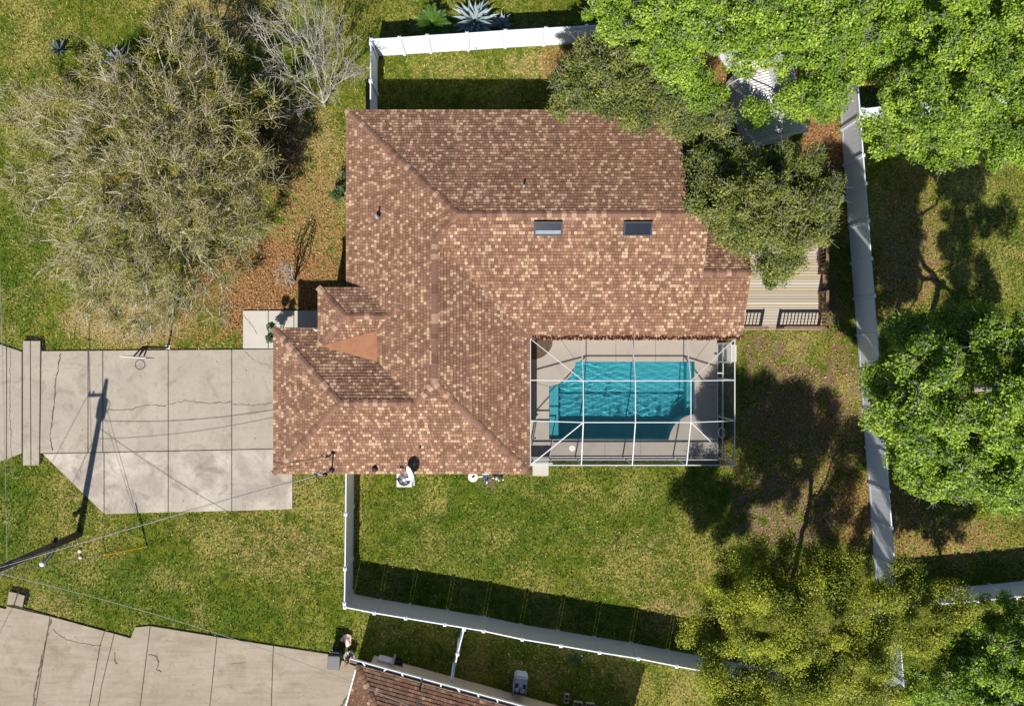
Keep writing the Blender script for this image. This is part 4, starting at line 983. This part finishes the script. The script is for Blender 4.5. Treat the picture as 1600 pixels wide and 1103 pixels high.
make_tree('leafy_tree', 'broad green tree at the right edge behind the overhanging crown', 'tree', (1428, 600),
          [(1516, 530, 48, 6.9), (1586, 545, 60, 11.1), (1516, 610, 66, 8.7), (1596, 640, 74, 11.9), (1516, 690, 66, 8.3), (1586, 725, 62, 10.7), (1506, 750, 40, 6.5), (1646, 580, 60, 11.2), (1656, 700, 60, 7.5), (1566, 770, 30, 9.3), (1670, 520, 40, 9.5), (1720, 600, 50, 10.2), (1760, 540, 40, 10.5), (1700, 680, 50, 9.8), (1790, 650, 40, 10.0), (1640, 560, 40, 10.6)],
          560, 136000, .108, BR, 8, clr=.44, twig=4, bark='barkpale', aspect=.62, flat=.6, trunk=[P(1430, 600) + Vector((0, 0, 2.5)), P(1440, 598) + Vector((0, 0, 5.4))], shell=.6, rscale=1.6, zlo=.55)
make_tree('bushy_tree', 'yellowish olive tree with feathery clumps over the lower right fence', 'tree', (1238, 905),
          [(1120, 950, 34, 5.6), (1105, 995, 30, 5.6), (1175, 905, 46, 7.0), (1240, 895, 46, 6.6), (1300, 905, 40, 6.8), (1195, 970, 56, 8.4), (1280, 970, 56, 8.0), (1350, 960, 44, 7.6), (1420, 985, 36, 7.2), (1470, 950, 32, 6.0), (1330, 1030, 48, 7.8), (1240, 1045, 56, 8.6), (1150, 1050, 46, 6.6), (1180, 1100, 50, 7.0), (1280, 1100, 50, 7.8), (1385, 1015, 30, 6.2), (1400, 905, 24, 5.8), (1420, 940, 26, 6.4), (1360, 1090, 40, 6.4)],
          330, 260000, .078, OLV, 9, clr=.54, twig=5, flat=.8, out=.4, shell=.85, up=.8, aspect=.55, trunk=[P(1240, 905) + Vector((0, 0, 2.2)), P(1244, 900) + Vector((0, 0, 4.2))], rscale=1.4)
make_tree('bushy_tree', 'deep green tree in the lower right corner', 'tree', (1480, 940),
          [(1555, 965, 34, 5.6), (1500, 1010, 40, 6.2), (1575, 1030, 50, 6.8), (1520, 1080, 54, 7.0), (1450, 1080, 36, 6.0), (1610, 975, 40, 6.0), (1420, 1100, 30, 5.4), (1600, 1100, 60, 7.0)],
          320, 72000, .105, GDK, 10, clr=.42, twig=4, bark='barkpale', aspect=.6, flat=.6)
# bare spreading tree on the front lawn
make_tree('bare_tree', 'large bare tree with tangled mossy olive twigs on the front lawn', 'tree', (302, 300),
          [(230, 250, 120, 5.6, .5), (130, 220, 80, 4.6, .5), (120, 320, 80, 4.2, .5), (220, 370, 90, 4.8, .5), (330, 320, 90, 5.0, .5), (360, 200, 80, 5.0, .5), (260, 140, 90, 5.0, .5), (180, 130, 60, 4.4, .5), (340, 400, 55, 4.0, .45), (170, 420, 70, 3.6, .45), (270, 440, 60, 3.4, .45), (400, 270, 45, 4.2, .5), (60, 260, 45, 3.6, .5), (80, 180, 50, 3.8, .5), (330, 90, 45, 4.2, .5), (30, 170, 40, 3.6, .5), (35, 300, 36, 3.4, .5), (290, 60, 40, 4.6, .5), (380, 340, 40, 3.8, .5), (250, 478, 46, 3.0, .5), (160, 465, 44, 3.0, .5), (330, 462, 44, 3.2, .5), (90, 400, 38, 3.2, .5), (205, 500, 30, 2.6, .5)],
          820, 98000, .085, [(.08, .09, .016), (.165, .165, .026), (.275, .26, .045), (.40, .35, .065)], 12, clr=.45, bark='barkolive', twig=7, rmin=.017, rscale=1.25, flat=.6, up=.7, shell=.65, zlo=.35, bf=.6, twiglen=.75, twr=.0095, trunk=[P(298, 297, 1.3)])
make_tree('bare_tree', 'whitish bare tree with fine upright branches behind the fence corner', 'tree', (507, 166),
          [(470, 95, 40, 4.4, .6), (440, 55, 34, 4.4, .6), (505, 55, 36, 4.6, .6), (475, 20, 36, 5.0, .6), (430, 105, 28, 3.6, .6), (530, 95, 30, 3.8, .6), (555, 115, 20, 3.0, .6), (540, 50, 26, 4.4, .6), (470, 160, 20, 2.0, .6), (410, 40, 20, 4.2, .6), (520, 145, 18, 2.2, .6)],
          170, 0, .05, BR, 13, bark='barkwhite', twig=4, rmin=.009, rscale=1.0, bf=.9, twiglen=.6, shell=.6, trunk=[P(505, 164, .4)], zlo=.3, twr=.006)
make_tree('sapling', 'small pruned bare sapling on the leafy lawn beside the porch', 'tree', (459, 441),
          [(440, 428, 14, 3.0, .6), (450, 420, 12, 2.9, .6), (436, 440, 10, 2.6, .5)], 16, 0, .05, BR, 14, bark='barkwhite', twig=1, rmin=.019, bf=1.2, trunk=[P(457, 440, 1.1)], zlo=.7)

make_tree('shade_brush', 'added dark brush standing in for canopy shade between the bare trees', 'shrub', (432, 225),
          [(425, 185, 24, 1.5, .6), (445, 225, 26, 1.5, .6), (430, 268, 20, 1.2, .6), (405, 205, 22, 1.6, .6)], 120, 7000, .09, [(.03, .028, .012), (.055, .045, .018), (.09, .06, .025), (.05, .06, .016)], 15, clr=.3, bark='bark', twig=5, rmin=.008, twiglen=.4, zlo=.1)  # added dark brush that fills in the bare tree's thin shadow

# shrubs and rosette plants
def leafy_shrub(label, px, py, r, h, nleaf, L, seed):
    rng = np.random.default_rng(seed); c = P(px, py, 0); root = thing('shrub', label, 'shrub', tuple(c))
    st = MB(); tips = []
    for k in range(9):
        a = rng.uniform(0, 6.28); q = c + Vector((math.cos(a) * r * rng.uniform(.3, .9), math.sin(a) * r * rng.uniform(.3, .9), h * rng.uniform(.6, 1.))); st.tube([c, c.lerp(q, .5) + Vector((0, 0, .1)), q], [.02, .014, .007], 5); tips.append(q)
    st.build('stem', M['bark'], root)
    n = nleaf; k = rng.integers(0, len(tips), n); T = np.array([list(t) for t in tips]); g = rng.normal(size=(n, 3)); g /= np.linalg.norm(g, axis=1)[:, None]
    pos = T[k] + g * .2 * rng.random((n, 1)) ** .5; nm = g * .6 + np.array([0, 0, .8]) + rng.normal(size=(n, 3)) * .3; nm /= np.linalg.norm(nm, axis=1)[:, None]; LL = L * rng.uniform(.7, 1.2, n)
    V, Q = leaf_quads(pos, nm, LL, LL * .45, rng); link('foliage', np_mesh('foliage', V, Q, M['shrub'], None, ORG[root.name]), root, None, 'stuff')
leafy_shrub('dark leafy shrub on the walk by the garage roof corner', 440, 519, .55, 1.7, 420, .2, 31)
leafy_shrub('green broad leaved shrub against the west wall', 535, 306, .42, 1.0, 200, .2, 32)
leafy_shrub('tiny dark shrub at the wall above the broad leaved one', 538, 277, .25, .7, 90, .14, 33)
leafy_shrub('low green weed clump along the long lower fence', 900, 1022, .35, .25, 160, .14, 34)

def agave_leaf(L, w):
    n = 6; vs = []; fs = []
    for i in range(n + 1):
        t = i / n; ww = w * (.75 + .5 * math.sin(math.pi * min(1, t * 1.15))) * (1 - t ** 3.2) * .5 + .003; x = L * t * (1 - .08 * t); z = L * (.10 * t - .16 * t * t * t)
        vs += [(x, -ww, z + ww * .45), (x, 0, z - .01), (x, ww, z + ww * .45), (x, 0, z - .05 * (1 - t))]
    for i in range(n):
        a = 4 * i; fs += [(a, a + 4, a + 5, a + 1), (a + 1, a + 5, a + 6, a + 2), (a + 2, a + 6, a + 7, a + 3), (a + 3, a + 7, a + 4, a)]
    return MB().add(vs, fs).mesh('leaf', M['agave'], smooth=False)
AG = agave_leaf(1.0, .16)
def rosette(label, px, py, R, n, seed, mesh=AG, name='agave', cat='agave', zc=.1, width=1., lo=.05, hi=1.25, stem=None):
    rng = random.Random(seed); c = P(px, py, 0); root = thing(name, label, cat, tuple(c))
    if stem: MB().tube([c, c + Vector((0, 0, zc))], stem, 10).build('trunk', M['bark'], root)
    else: MB().lathe(c, [(.08, 0), (.11, .06), (.05, zc + .12)], 10).build('heart', M['agave'], root)
    for k in range(n):
        t = k / n; el = lo + (hi - lo) * t + rng.uniform(-.08, .08); az = k * 2.39996 + rng.uniform(-.15, .15); s = R * rng.uniform(.85, 1.08) * (1 - .22 * t)
        o = link('frond' if name == 'sago_palm' else 'leaf', mesh, root)
        o.matrix_local = Matrix.Translation((0, 0, zc)) @ Matrix.Rotation(az, 4, 'Z') @ Matrix.Rotation(-el, 4, 'Y') @ Matrix.Diagonal((s, s * width, s, 1))
rosette('large blue grey agave behind the top fence', 742, 42, 1.55, 40, 41, zc=.25)
rosette('small agave right of the large blue grey agave', 785, 41, .8, 16, 42, lo=.4)
AGD = AG.copy(); AGD.materials[0] = M['agavedark']
rosette('small dark agave on the upper left lawn', 97, 82, .8, 13, 43, AGD, lo=.35)
rosette('pale agave half hidden by bare twigs at upper left', 186, 100, 1.1, 22, 44)
def sago_mesh():
    b = MB(); n = 34
    pt = lambda t: Vector((t * (1 - .06 * t), 0, .22 * t - .38 * t * t))
    b.tube([pt(i / 8) for i in range(9)], [.012 * (1 - .08 * i) for i in range(9)], 4)
    for i in range(n):
        t = .12 + .88 * i / n; L = .2 * math.sin(math.pi * min(1, .25 + t * .72)) + .03
        for s in (1, -1):
            p = pt(t); q = p + Vector((L * .55, s * L, .05)); w = Vector((.013, 0, 0)); b.add([p - w, p + w, q], [(0, 1, 2)])
    return b.mesh('frond', M['sago'])
SG = sago_mesh()
rosette('green sago palm left of the large agave', 676, 47, 1.15, 34, 45, SG, 'sago_palm', 'palm', zc=.55, width=1., lo=.0, hi=1.2, stem=.17)

# ------------------------------------------------------------------ utility pole and wires
PB = Vector((*P2(124, 834), 0)); pole = thing('utility_pole', 'dark timber utility pole leaning out of frame at lower left', 'utility pole', tuple(PB))
PH = 8.55
MB().tube([PB + Vector((0, 0, -.2)), PB + Vector((0, 0, 4)), PB + Vector((0, 0, PH - .6)), PB + Vector((0, 0, PH))], [.175, .15, .125, .10], 14).build('mast', M['pole'], pole, True)
MB().tube([PB + Vector((.09, -.15, .2)), PB + Vector((.08, -.13, 6.2))], .028, 6).build('ground_conduit', M['cablegrey'], pole, True)
b = MB(); b.lathe(PB + Vector((-.05, -.05, 6.35)), [(.2, 0), (.26, .05), (.26, .85), (.2, .95), (.1, 1.0)], 16); b.v = [(x + .34 * .3, y + .22, z) for x, y, z in b.v]; b.build('transformer', M['steel'], pole, True)
MB().bar(PB + Vector((-.8, .0, 7.7)), PB + Vector((.15, .05, 7.7)), .09, .11).build('cross_arm', M['pole'], pole)
b = MB(); b.tube(arc([PB + Vector((.1, .0, 7.6)), PB + Vector((.38, .0, 7.3)), PB + Vector((.36, 0, 6.9)), PB + Vector((.12, 0, 6.5))]), .02, 6); b.build('jumper_loop', M['cable'], pole, True)
for k in range(2): MB().lathe(PB + Vector((-.75 + .2 * k, 0, 7.76)), [(.05, 0), (.07, .05), (.04, .1), (.06, .14), (.02, .2)], 8).build('insulator', M['greypanel'], pole, True)
b = MB(); q = PB + Vector((-.05, -.12, 1.95)); b.tube(arc([q + Vector((.12, .45, .05)), q + Vector((.02, .05, .02)), q + Vector((-.12, -.35, .02)), q + Vector((-.42, -.7, .06))]), .10, 8); b.build('lamp_arm', M['black'], pole, True)
b = MB(); b.lathe(q + Vector((-.52, -.80, .02)), [(.06, 0), (.13, .05), (.14, .12), (.06, .19)], 12); b.build('lamp_head', M['white'], pole, True)
def wire(name, label, pts, r, m, cat='cable'):
    b = MB(); b.tube(pts, r, 5); setp(b.build(name, M[m]), label, cat)
def cat_(a, b, sag, n=26):
    a, b = Vector(a), Vector(b); return [a.lerp(b, i / n) - Vector((0, 0, sag * 4 * (i / n) * (1 - i / n))) for i in range(n + 1)]
wire('street_cable', 'thin cable running along the left edge above the verge', cat_((-22.9, 26, 5.5), PB + Vector((-.18, 0, 5.0)), .25) + cat_(PB + Vector((-.18, 0, 5.0)), (-36, -38, 5.2), .3)[1:], .012, 'cablegrey')
wire('power_line', 'high line casting a thin shadow across the driveway', cat_((-23.4, 30, 8.4), PB + Vector((-.75, 0, 7.95)), .3) + cat_(PB + Vector((-.75, 0, 7.95)), (-38, -38, 8.2), .3)[1:], .014, 'cable')
MS = P(518, 734, 2.86)           # service mast of the house
hm = thing('service_mast', 'electric service mast with looping wires at the garage roof edge', 'mast', (MS.x, MS.y, 2.6))
MTop = MS + Vector((0, 0, 1.15))
MB().tube([MS + Vector((0, 0, -.5)), MTop], .035, 10).build('pipe', M['cablegrey'], hm, True)
MB().lathe(MTop + Vector((0, 0, -.02)), [(.04, 0), (.10, .03), (.11, .12), (.05, .19)], 10).build('weatherhead', M['black'], hm, True)
MB().lathe(MS + Vector((0, 0, -.08)), [(.16, 0), (.10, .12), (.05, .16)], 10).build('flashing', M['black'], hm, True)
for k, (dx, dy) in enumerate(((-.5, -.06), (-.4, .02), (-.55, .0))):
    MB().tube(arc([MTop + Vector((-.03, 0, .1)), MTop + Vector((dx * .5, dy * 2 - .1, .0 - .1 * k)), MTop + Vector((dx, dy, -.15)), MTop + Vector((dx * .6, dy + .1, -.35 + .1 * k))]), .017, 6).build('wire_loop', M['black' if k != 1 else 'white'], hm, True)
wire('service_cable', 'twisted service cable from the pole to the garage mast', cat_(PB + Vector((.1, .12, 6.2)), MTop + Vector((-.1, 0, -.15)), .55), .015, 'cablegrey')
wire('phone_cable', 'thin phone cable below the service cable to the garage', cat_(PB + Vector((.1, .12, 5.2)), MTop + Vector((-.3, -.03, -.4)), .5), .011, 'cable')
wire('neighbour_service_cable', 'pale service cable from the pole to the neighbouring roof', cat_(PB + Vector((.1, -.1, 6.0)), ms + Vector((-.02, 0, .5)), .9), .013, 'cablegrey')
GA = P(230, 853, 0); GT = P(163, 867, 2.26)
gw = thing('guy_wire', 'guy wire with a yellow guard anchored in the lawn', 'guy wire', tuple(GA))
MB().tube([GA, PB + Vector((0, 0, 7.6))], .012, 5).build('cable', M['cablegrey'], gw)
MB().tube([GA + (GT - GA) * .02, GT], .035, 8).build('guard', M['yellow'], gw)
MB().lathe(GA + Vector((0, 0, -.02)), [(.05, 0), (.05, .05), (.02, .12)], 8).build('anchor', M['steel'], gw)
wire('guy_span', 'thin second stay wire between the pole and the guarded guy', cat_(PB + Vector((.05, 0, 7.0)), GA + Vector((-.06, .1, .1)), .1), .008, 'cable', 'stay wire')
for px_, py_, lab in ((125, 860, 'upper of two small white survey caps near the pole'), (126, 870, 'lower of two small white survey caps near the pole')):
    c = P(px_, py_, .02); setp(MB().lathe(c, [(.09, 0), (.1, .04), (.06, .09), (.03, .1)], 12).build('cap_marker', M['white'], None, True), lab, 'marker')

# ------------------------------------------------------------------ basketball hoop
BB = Vector((*P2(263, 543), 0)); bh = thing('basketball_hoop', 'basketball hoop with a white backboard beside the driveway', 'basketball hoop', tuple(BB))
bc = P(217, 558, 3.1)
MB().tube([BB, BB + Vector((0, 0, 2.6))], .055, 10).build('pole', M['black'], bh, True)
MB().box(BB + Vector((0, .02, .04)), (.2, .2, .06)).build('base_plate', M['white'], bh)
tp = BB + Vector((0, 0, 2.55)); a = MB()
for dx in (-.12, .12):
    a.bar(tp + Vector((dx * .3, 0, 0)), Vector((bc.x + dx, bc.y + .06, bc.z + .2)), .05, .05).bar(tp + Vector((dx * .3, 0, -.35)), Vector((bc.x + dx, bc.y + .06, bc.z - .25)), .05, .05)
a.build('bracket', M['black'], bh)
MB().box(bc + Vector((0, 0, .15)), (1.24, .045, .85), math.radians(-4)).build('backboard', M['white'], bh, bevel=.01)
rc = bc + Vector((-.01, -.36, -.13)); MB().tube([rc + Vector((.23 * math.cos(t), .23 * math.sin(t), 0)) for t in np.linspace(0, 2 * math.pi, 25)], .022, 6, False).build('rim', M['copper'], bh, True)
b = MB()
for k in range(10):
    t0 = 2 * math.pi * k / 10
    for s in (1, -1):
        b.tube([rc + Vector((.22 * math.cos(t0), .22 * math.sin(t0), 0)), rc + Vector((.17 * math.cos(t0 + s * .3), .17 * math.sin(t0 + s * .3), -.2)), rc + Vector((.13 * math.cos(t0 + s * .6), .13 * math.sin(t0 + s * .6), -.4))], .008, 3, False)
b.build('net', M['white'], bh)

# ------------------------------------------------------------------ machines and small things by the walls
def condenser(label, c, s, h, rz=0.):
    o = thing('air_conditioner', label, 'air conditioner', (c[0], c[1], .0), None, rz); o_ = ORG[o.name].copy(); ORG[o.name] = Vector((0, 0, 0))
    MB().box((0, 0, .04), (s + .15, s + .15, .08)).build('pad', M['concrete_light'], o)
    b = MB(); w = s / 2; r = s * .44; n = 24; ring = [(r * math.cos(2 * math.pi * k / n), r * math.sin(2 * math.pi * k / n)) for k in range(n)]
    sq = []
    for k in range(n):
        ax, ay = ring[k]; m = max(abs(ax), abs(ay)); sq.append((ax / m * w, ay / m * w))
    vs = [(x, y, h) for x, y in ring] + [(x, y, h) for x, y in sq] + [(x, y, .08) for x, y in sq] + [(x, y, h - .12) for x, y in ring]
    fs = []
    for k in range(n):
        k2 = (k + 1) % n; fs += [(k, n + k, n + k2, k2), (n + k, 2 * n + k, 2 * n + k2, n + k2), (3 * n + k, k, k2, 3 * n + k2)]
    b.add(vs, fs); b.build('casing', M['white'], o)
    MB().lathe((0, 0, h - .2), [(r, 0), (r, .01)], 24).build('shroud', M['navy'], o)
    g = MB(); 
    for rad in (r * .98, r * .72, r * .46): g.tube([(rad * math.cos(t), rad * math.sin(t), h + .01) for t in np.linspace(0, 2 * math.pi, 25)], .008, 4, False)
    for k in range(14):
        t = 2 * math.pi * k / 14; g.bar((.06 * math.cos(t), .06 * math.sin(t), h + .012), (r * math.cos(t), r * math.sin(t), h + .012), .006, .006)
    g.build('fan_guard', M['steel'], o)
    f = MB()
    for k in range(5):
        t = 2 * math.pi * k / 5; R = Matrix.Rotation(t, 3, 'Z') @ Matrix.Rotation(.4, 3, 'X'); f.box(R @ Vector((r * .5, 0, 0)) + Vector((0, 0, h - .1)), (r * .8, .14, .008), M4=R)
    f.build('fan', M['steel'], o); MB().lathe((0, 0, h + .01), [(.085, 0), (.085, .03), (.05, .05)], 14).build('hub', M['white'], o, True)
    ORG[o.name] = o_
    return o
ac = P(631.5, 749, .85); condenser('white air conditioner with round fan below the satellite dish', (ac.x, ac.y), .76, .85)
# satellite dish
sdp = P(645, 742, 2.75); ds = thing('satellite_dish', 'white satellite dish on the south roof edge above the air conditioner', 'satellite dish', (sdp.x, sdp.y, 2.6))
dc = sdp + Vector((-.03, .12, .62)); aim = Vector((-.85, -.45, .55)).normalized(); aim = Vector((-.80, -.28, .42)).normalized()
b = MB(); x_ = aim.cross(Vector((0, 0, 1))).normalized(); y_ = x_.cross(aim); vs = []; fs = []; nr, ns = 5, 24
for sgn in (0, 1):
    for i in range(nr + 1):
        r = .43 * i / nr
        for k in range(ns):
            t = 2 * math.pi * k / ns; vs.append(dc + x_ * r * math.cos(t) + y_ * r * 1.05 * math.sin(t) + aim * (.35 * r * r * 1.6 - .1 - .02 * sgn))
    o_ = sgn * (nr + 1) * ns
    for i in range(nr):
        for k in range(ns): fs.append((o_ + i * ns + k, o_ + i * ns + (k + 1) % ns, o_ + (i + 1) * ns + (k + 1) % ns, o_ + (i + 1) * ns + k))
b.add(vs, fs).build('reflector', M['white'], ds, True)
lp_ = dc + aim * .55 - y_ * .28; MB().tube([dc - y_ * .42 - aim * .02, lp_], .02, 6).build('feed_arm', M['steel'], ds, True)
MB().box(lp_, (.16, .10, .12)).build('receiver', M['black'], ds, bevel=.02)
MB().tube([sdp + Vector((.02, 0, -.15)), sdp + Vector((.03, -.02, .25)), dc - aim * .1], .03, 8).build('bracket', M['steel'], ds, True)
# pool equipment
fp = P(739, 745, .95); pf = thing('pool_filter', 'round cream topped pool filter beside the pump pipes', 'pool filter', (fp.x, fp.y, 0))
MB().lathe((fp.x, fp.y, 0), [(.22, 0), (.24, .1), (.24, .8), (.20, .92), (.10, .97)], 24).build('tank', M['beigeplastic'], pf, True)
MB().lathe((fp.x, fp.y, .90), [(.255, 0), (.255, .04), (.2, .06)], 24).build('lid_ring', M['beigeplastic'], pf, True)
MB().bar((fp.x - .05, fp.y - .02, .99), (fp.x + .08, fp.y + .05, 1.0), .08, .05).build('valve_handle', M['black'], pf, bevel=.01)
pp = P(757, 746, .4); pv = thing('pool_valves', 'blue handled valve cluster of white pipes beside the pool filter', 'pool valves', (pp.x, pp.y, 0))
MB().tube(arc([(pp.x - .4, pp.y, .35), (pp.x - .1, pp.y + .05, .4), (pp.x + .1, pp.y - .15, .4), (pp.x + .12, pp.y - .35, .1)]), .035, 8).tube([(pp.x - .1, pp.y + .2, .05), (pp.x - .1, pp.y + .2, .5), (pp.x + .25, pp.y + .2, .5)], .035, 8).build('pipe', M['white'], pv, True)
for dx, dy, z in ((.0, -.05, .5), (.12, -.2, .48), (.2, .06, .45)): MB().bar((pp.x + dx - .1, pp.y + dy, z), (pp.x + dx + .1, pp.y + dy + .08, z), .07, .05).build('valve', M['blueplastic'], pv, bevel=.01)
MB().lathe((pp.x + .02, pp.y - .04, .38), [(.09, 0), (.09, .1), (.05, .12)], 12).build('valve_body', M['black'], pv, True)
qp = P(779, 744, .3); pu = thing('pool_pump', 'black pool pump with pale fittings beside the blue valves', 'pool pump', (qp.x, qp.y, 0))
MB().tube([(qp.x - .25, qp.y, .28), (qp.x + .22, qp.y + .05, .28)], .12, 14).build('motor', M['black'], pu, True)
MB().lathe((qp.x - .1, qp.y - .08, .3), [(.09, 0), (.1, .12), (.06, .16)], 14).build('strainer_lid', M['steel'], pu, True)
for dx, dy in ((-.28, -.08), (.0, -.2), (.24, -.16), (.05, .16)): MB().lathe((qp.x + dx, qp.y + dy, .25), [(.04, 0), (.045, .12), (.03, .14)], 8).build('fitting', M['white'], pu, True)

# wheelie bin
bp = P(524.5, 1029, .6); wb = thing('wheelie_bin', 'charcoal wheelie bin with black lid on the neighbouring driveway', 'bin', (bp.x, bp.y, 0), None, math.radians(-4)); bo = ORG['wheelie_bin'].copy(); ORG['wheelie_bin'] = Vector()
def frustum(w0, d0, w1, d1, z0, z1):
    return MB().add([(-w0, -d0, z0), (w0, -d0, z0), (w0, d0, z0), (-w0, d0, z0), (-w1, -d1, z1), (w1, -d1, z1), (w1, d1, z1), (-w1, d1, z1)], [(3, 2, 1, 0), (4, 5, 6, 7), (0, 1, 5, 4), (1, 2, 6, 5), (2, 3, 7, 6), (3, 0, 4, 7)])
frustum(.24, .26, .31, .36, .06, .98).build('body', M['bin'], wb, bevel=.03)
MB().add([(-.33, -.39, .98), (.33, -.39, .98), (.33, .42, .98), (-.33, .42, .98), (-.31, -.37, 1.03), (.31, -.37, 1.03), (.29, .34, 1.09), (-.29, .34, 1.09)], [(3, 2, 1, 0), (4, 5, 6, 7), (0, 1, 5, 4), (1, 2, 6, 5), (2, 3, 7, 6), (3, 0, 4, 7)]).build('lid', M['bin'], wb, bevel=.02)
MB().tube([(-.22, .40, .95), (-.22, .50, .98), (.22, .50, .98), (.22, .40, .95)], .02, 6).build('handle', M['binlid'], wb)
for s in (-1, 1): MB().tube([(s * .24, .28, .12), (s * .31, .28, .12)], .12, 16).build('wheel', M['binlid'], wb)
ORG['wheelie_bin'] = bo
# tub and stone beside the bin
tb = P(546, 1025, .4); tu = thing('planter_tub', 'pale round tub with rusty brown contents beside the bin', 'planter', (tb.x, tb.y, 0))
MB().lathe((tb.x, tb.y, 0), [(.17, 0), (.26, .42), (.28, .46), (.25, .46), (.23, .36)], 22).build('tub', M['greypanel'], tu, True)
b = MB()
for k in range(26):
    a = random.uniform(0, 6.28); r = random.uniform(0, .2); q = Vector((tb.x + r * math.cos(a), tb.y + r * math.sin(a), .4)); e = q + Vector((random.uniform(-.22, .25), random.uniform(-.3, .1), random.uniform(.05, .4))); b.tube([q, q.lerp(e, .6) + Vector((0, 0, .06)), e], [.03, .026, .008], 5)
b.build('dry_plant', M['terracotta'], tu)
st = P(543.5, 1001, .15); bm = bmesh.new(); bmesh.ops.create_icosphere(bm, subdivisions=3, radius=1)
for v in bm.verts: v.co *= 1 + .16 * math.sin(v.co.x * 4 + 1) * math.cos(v.co.y * 5) + .08 * math.sin(v.co.z * 9); v.co = Vector((v.co.x * .15 * (1.3 + .6 * v.co.y), v.co.y * .36, v.co.z * .2 + .14))
me = bpy.data.meshes.new('garden_stone'); bm.to_mesh(me); bm.free(); me.materials.append(M['stone']); so = link('garden_stone', me); so.location = (st.x, st.y, 0); so.rotation_euler = (0, 0, .15); setp(so, 'pale pinkish stone on the grass above the round tub', 'stone')
me2 = me.copy(); so2 = link('garden_stone', me2); p_ = P(536.5, 999, .1); so2.location = (p_.x, p_.y, 0); so2.scale = (.55, .4, .7); so2.rotation_euler = (0, 0, 1.0); setp(so2, 'small whitish stone left of the pale pinkish stone', 'stone')
# things on the side path
cb = P(600, 1037, .5); u_ = thing('utility_box', 'white utility box on the neighbouring side path', 'utility box', (cb.x, cb.y, 0))
MB().box((cb.x, cb.y, .3), (.75, .42, .6), math.radians(NA)).build('case', M['white'], u_, bevel=.02); MB().box((cb.x, cb.y, .615), (.7, .37, .03), math.radians(NA)).build('cover', M['greypanel'], u_, bevel=.01)
cp_ = P(614, 1033, .8); setp(MB().tube([(cp_.x, cp_.y, 0), (cp_.x, cp_.y, 1.1), (cp_.x - .02, cp_.y + .1, 1.2)], .07, 10).build('drain_pipe', M['greypanel'], None, True), 'grey pipe standing between the white box and black tub', 'pipe')
bt = P(621.5, 1040, .45); bk = thing('black_tub', 'round black tub on the side path by the white gutter', 'tub', (bt.x, bt.y, 0))
MB().lathe((bt.x, bt.y, 0), [(.2, 0), (.24, .45), (.26, .48), (.22, .48), (.18, .12)], 22).build('tub', M['black'], bk, True); MB().lathe((bt.x, bt.y, .1), [(.17, 0), (.12, .08), (.04, .12)], 14).build('soil', M['cinder'], bk, True)
# grey outdoor unit
gu = P(813, 1068, .6); go = thing('outdoor_unit', 'grey outdoor unit with dark panel standing in the shaded grass', 'outdoor unit', (gu.x, gu.y, 0), None, math.radians(-8)); o_ = ORG['outdoor_unit'].copy(); ORG['outdoor_unit'] = Vector()
MB().box((0, 0, .45), (.68, .95, .78)).build('case', M['greypanel'], go, bevel=.08); MB().box((0, -.16, .84), (.56, .55, .04)).build('dark_panel', M['navy'], go, bevel=.02)
for x, y, s in ((0, .0, .13), (-.15, -.2, .12), (.13, -.22, .13)): MB().lathe((x, y, .865), [(s, 0), (s * .9, .02), (s * .3, .03)], 12).build('dial', M['lightdisc'], go, True)
ORG['outdoor_unit'] = o_
hs = P(800, 1085, .1); setp(MB().tube(arc([(hs.x + .1, hs.y + .05, .2), (hs.x - .2, hs.y + .02, .12), (hs.x - .38, hs.y - .1, .1), (hs.x - .42, hs.y - .25, .12)]), .03, 6).build('hose', M['copper'], None, True), 'short dark hose curling from the grey outdoor unit', 'hose')
# hollow concrete blocks
def block_mesh():
    b = MB(); L, W, Hh = .4, .2, .2
    for x, sx in ((-.185, .03), (0, .03), (.185, .03)): b.box((x, 0, Hh / 2), (sx, W, Hh))
    for y in (-.085, .085):
        for x in (-.0925, .0925): b.box((x, y, Hh / 2), (.153, .03, Hh - .002))
    return b.mesh('concrete_block', M['cinder'])
bmesh_ = block_mesh()
for px_, py_, rz, lab in ((885, 1090, 1.45, 'upright leftmost hollow concrete block in the shaded grass'), (903, 1099, -.15, 'hollow concrete block right of the leftmost one'), (922, 1101, -.12, 'hollow concrete block second from the right'), (937, 1108, -.2, 'rightmost hollow concrete block at the bottom edge')):
    o = link('concrete_block', bmesh_); c = P(px_, py_, .1); o.location = (c.x, c.y, 0); o.rotation_euler = (0, 0, rz); o.scale = (1.15, 1.25, 1); setp(o, lab, 'block', 'hollow concrete blocks in the shaded grass')
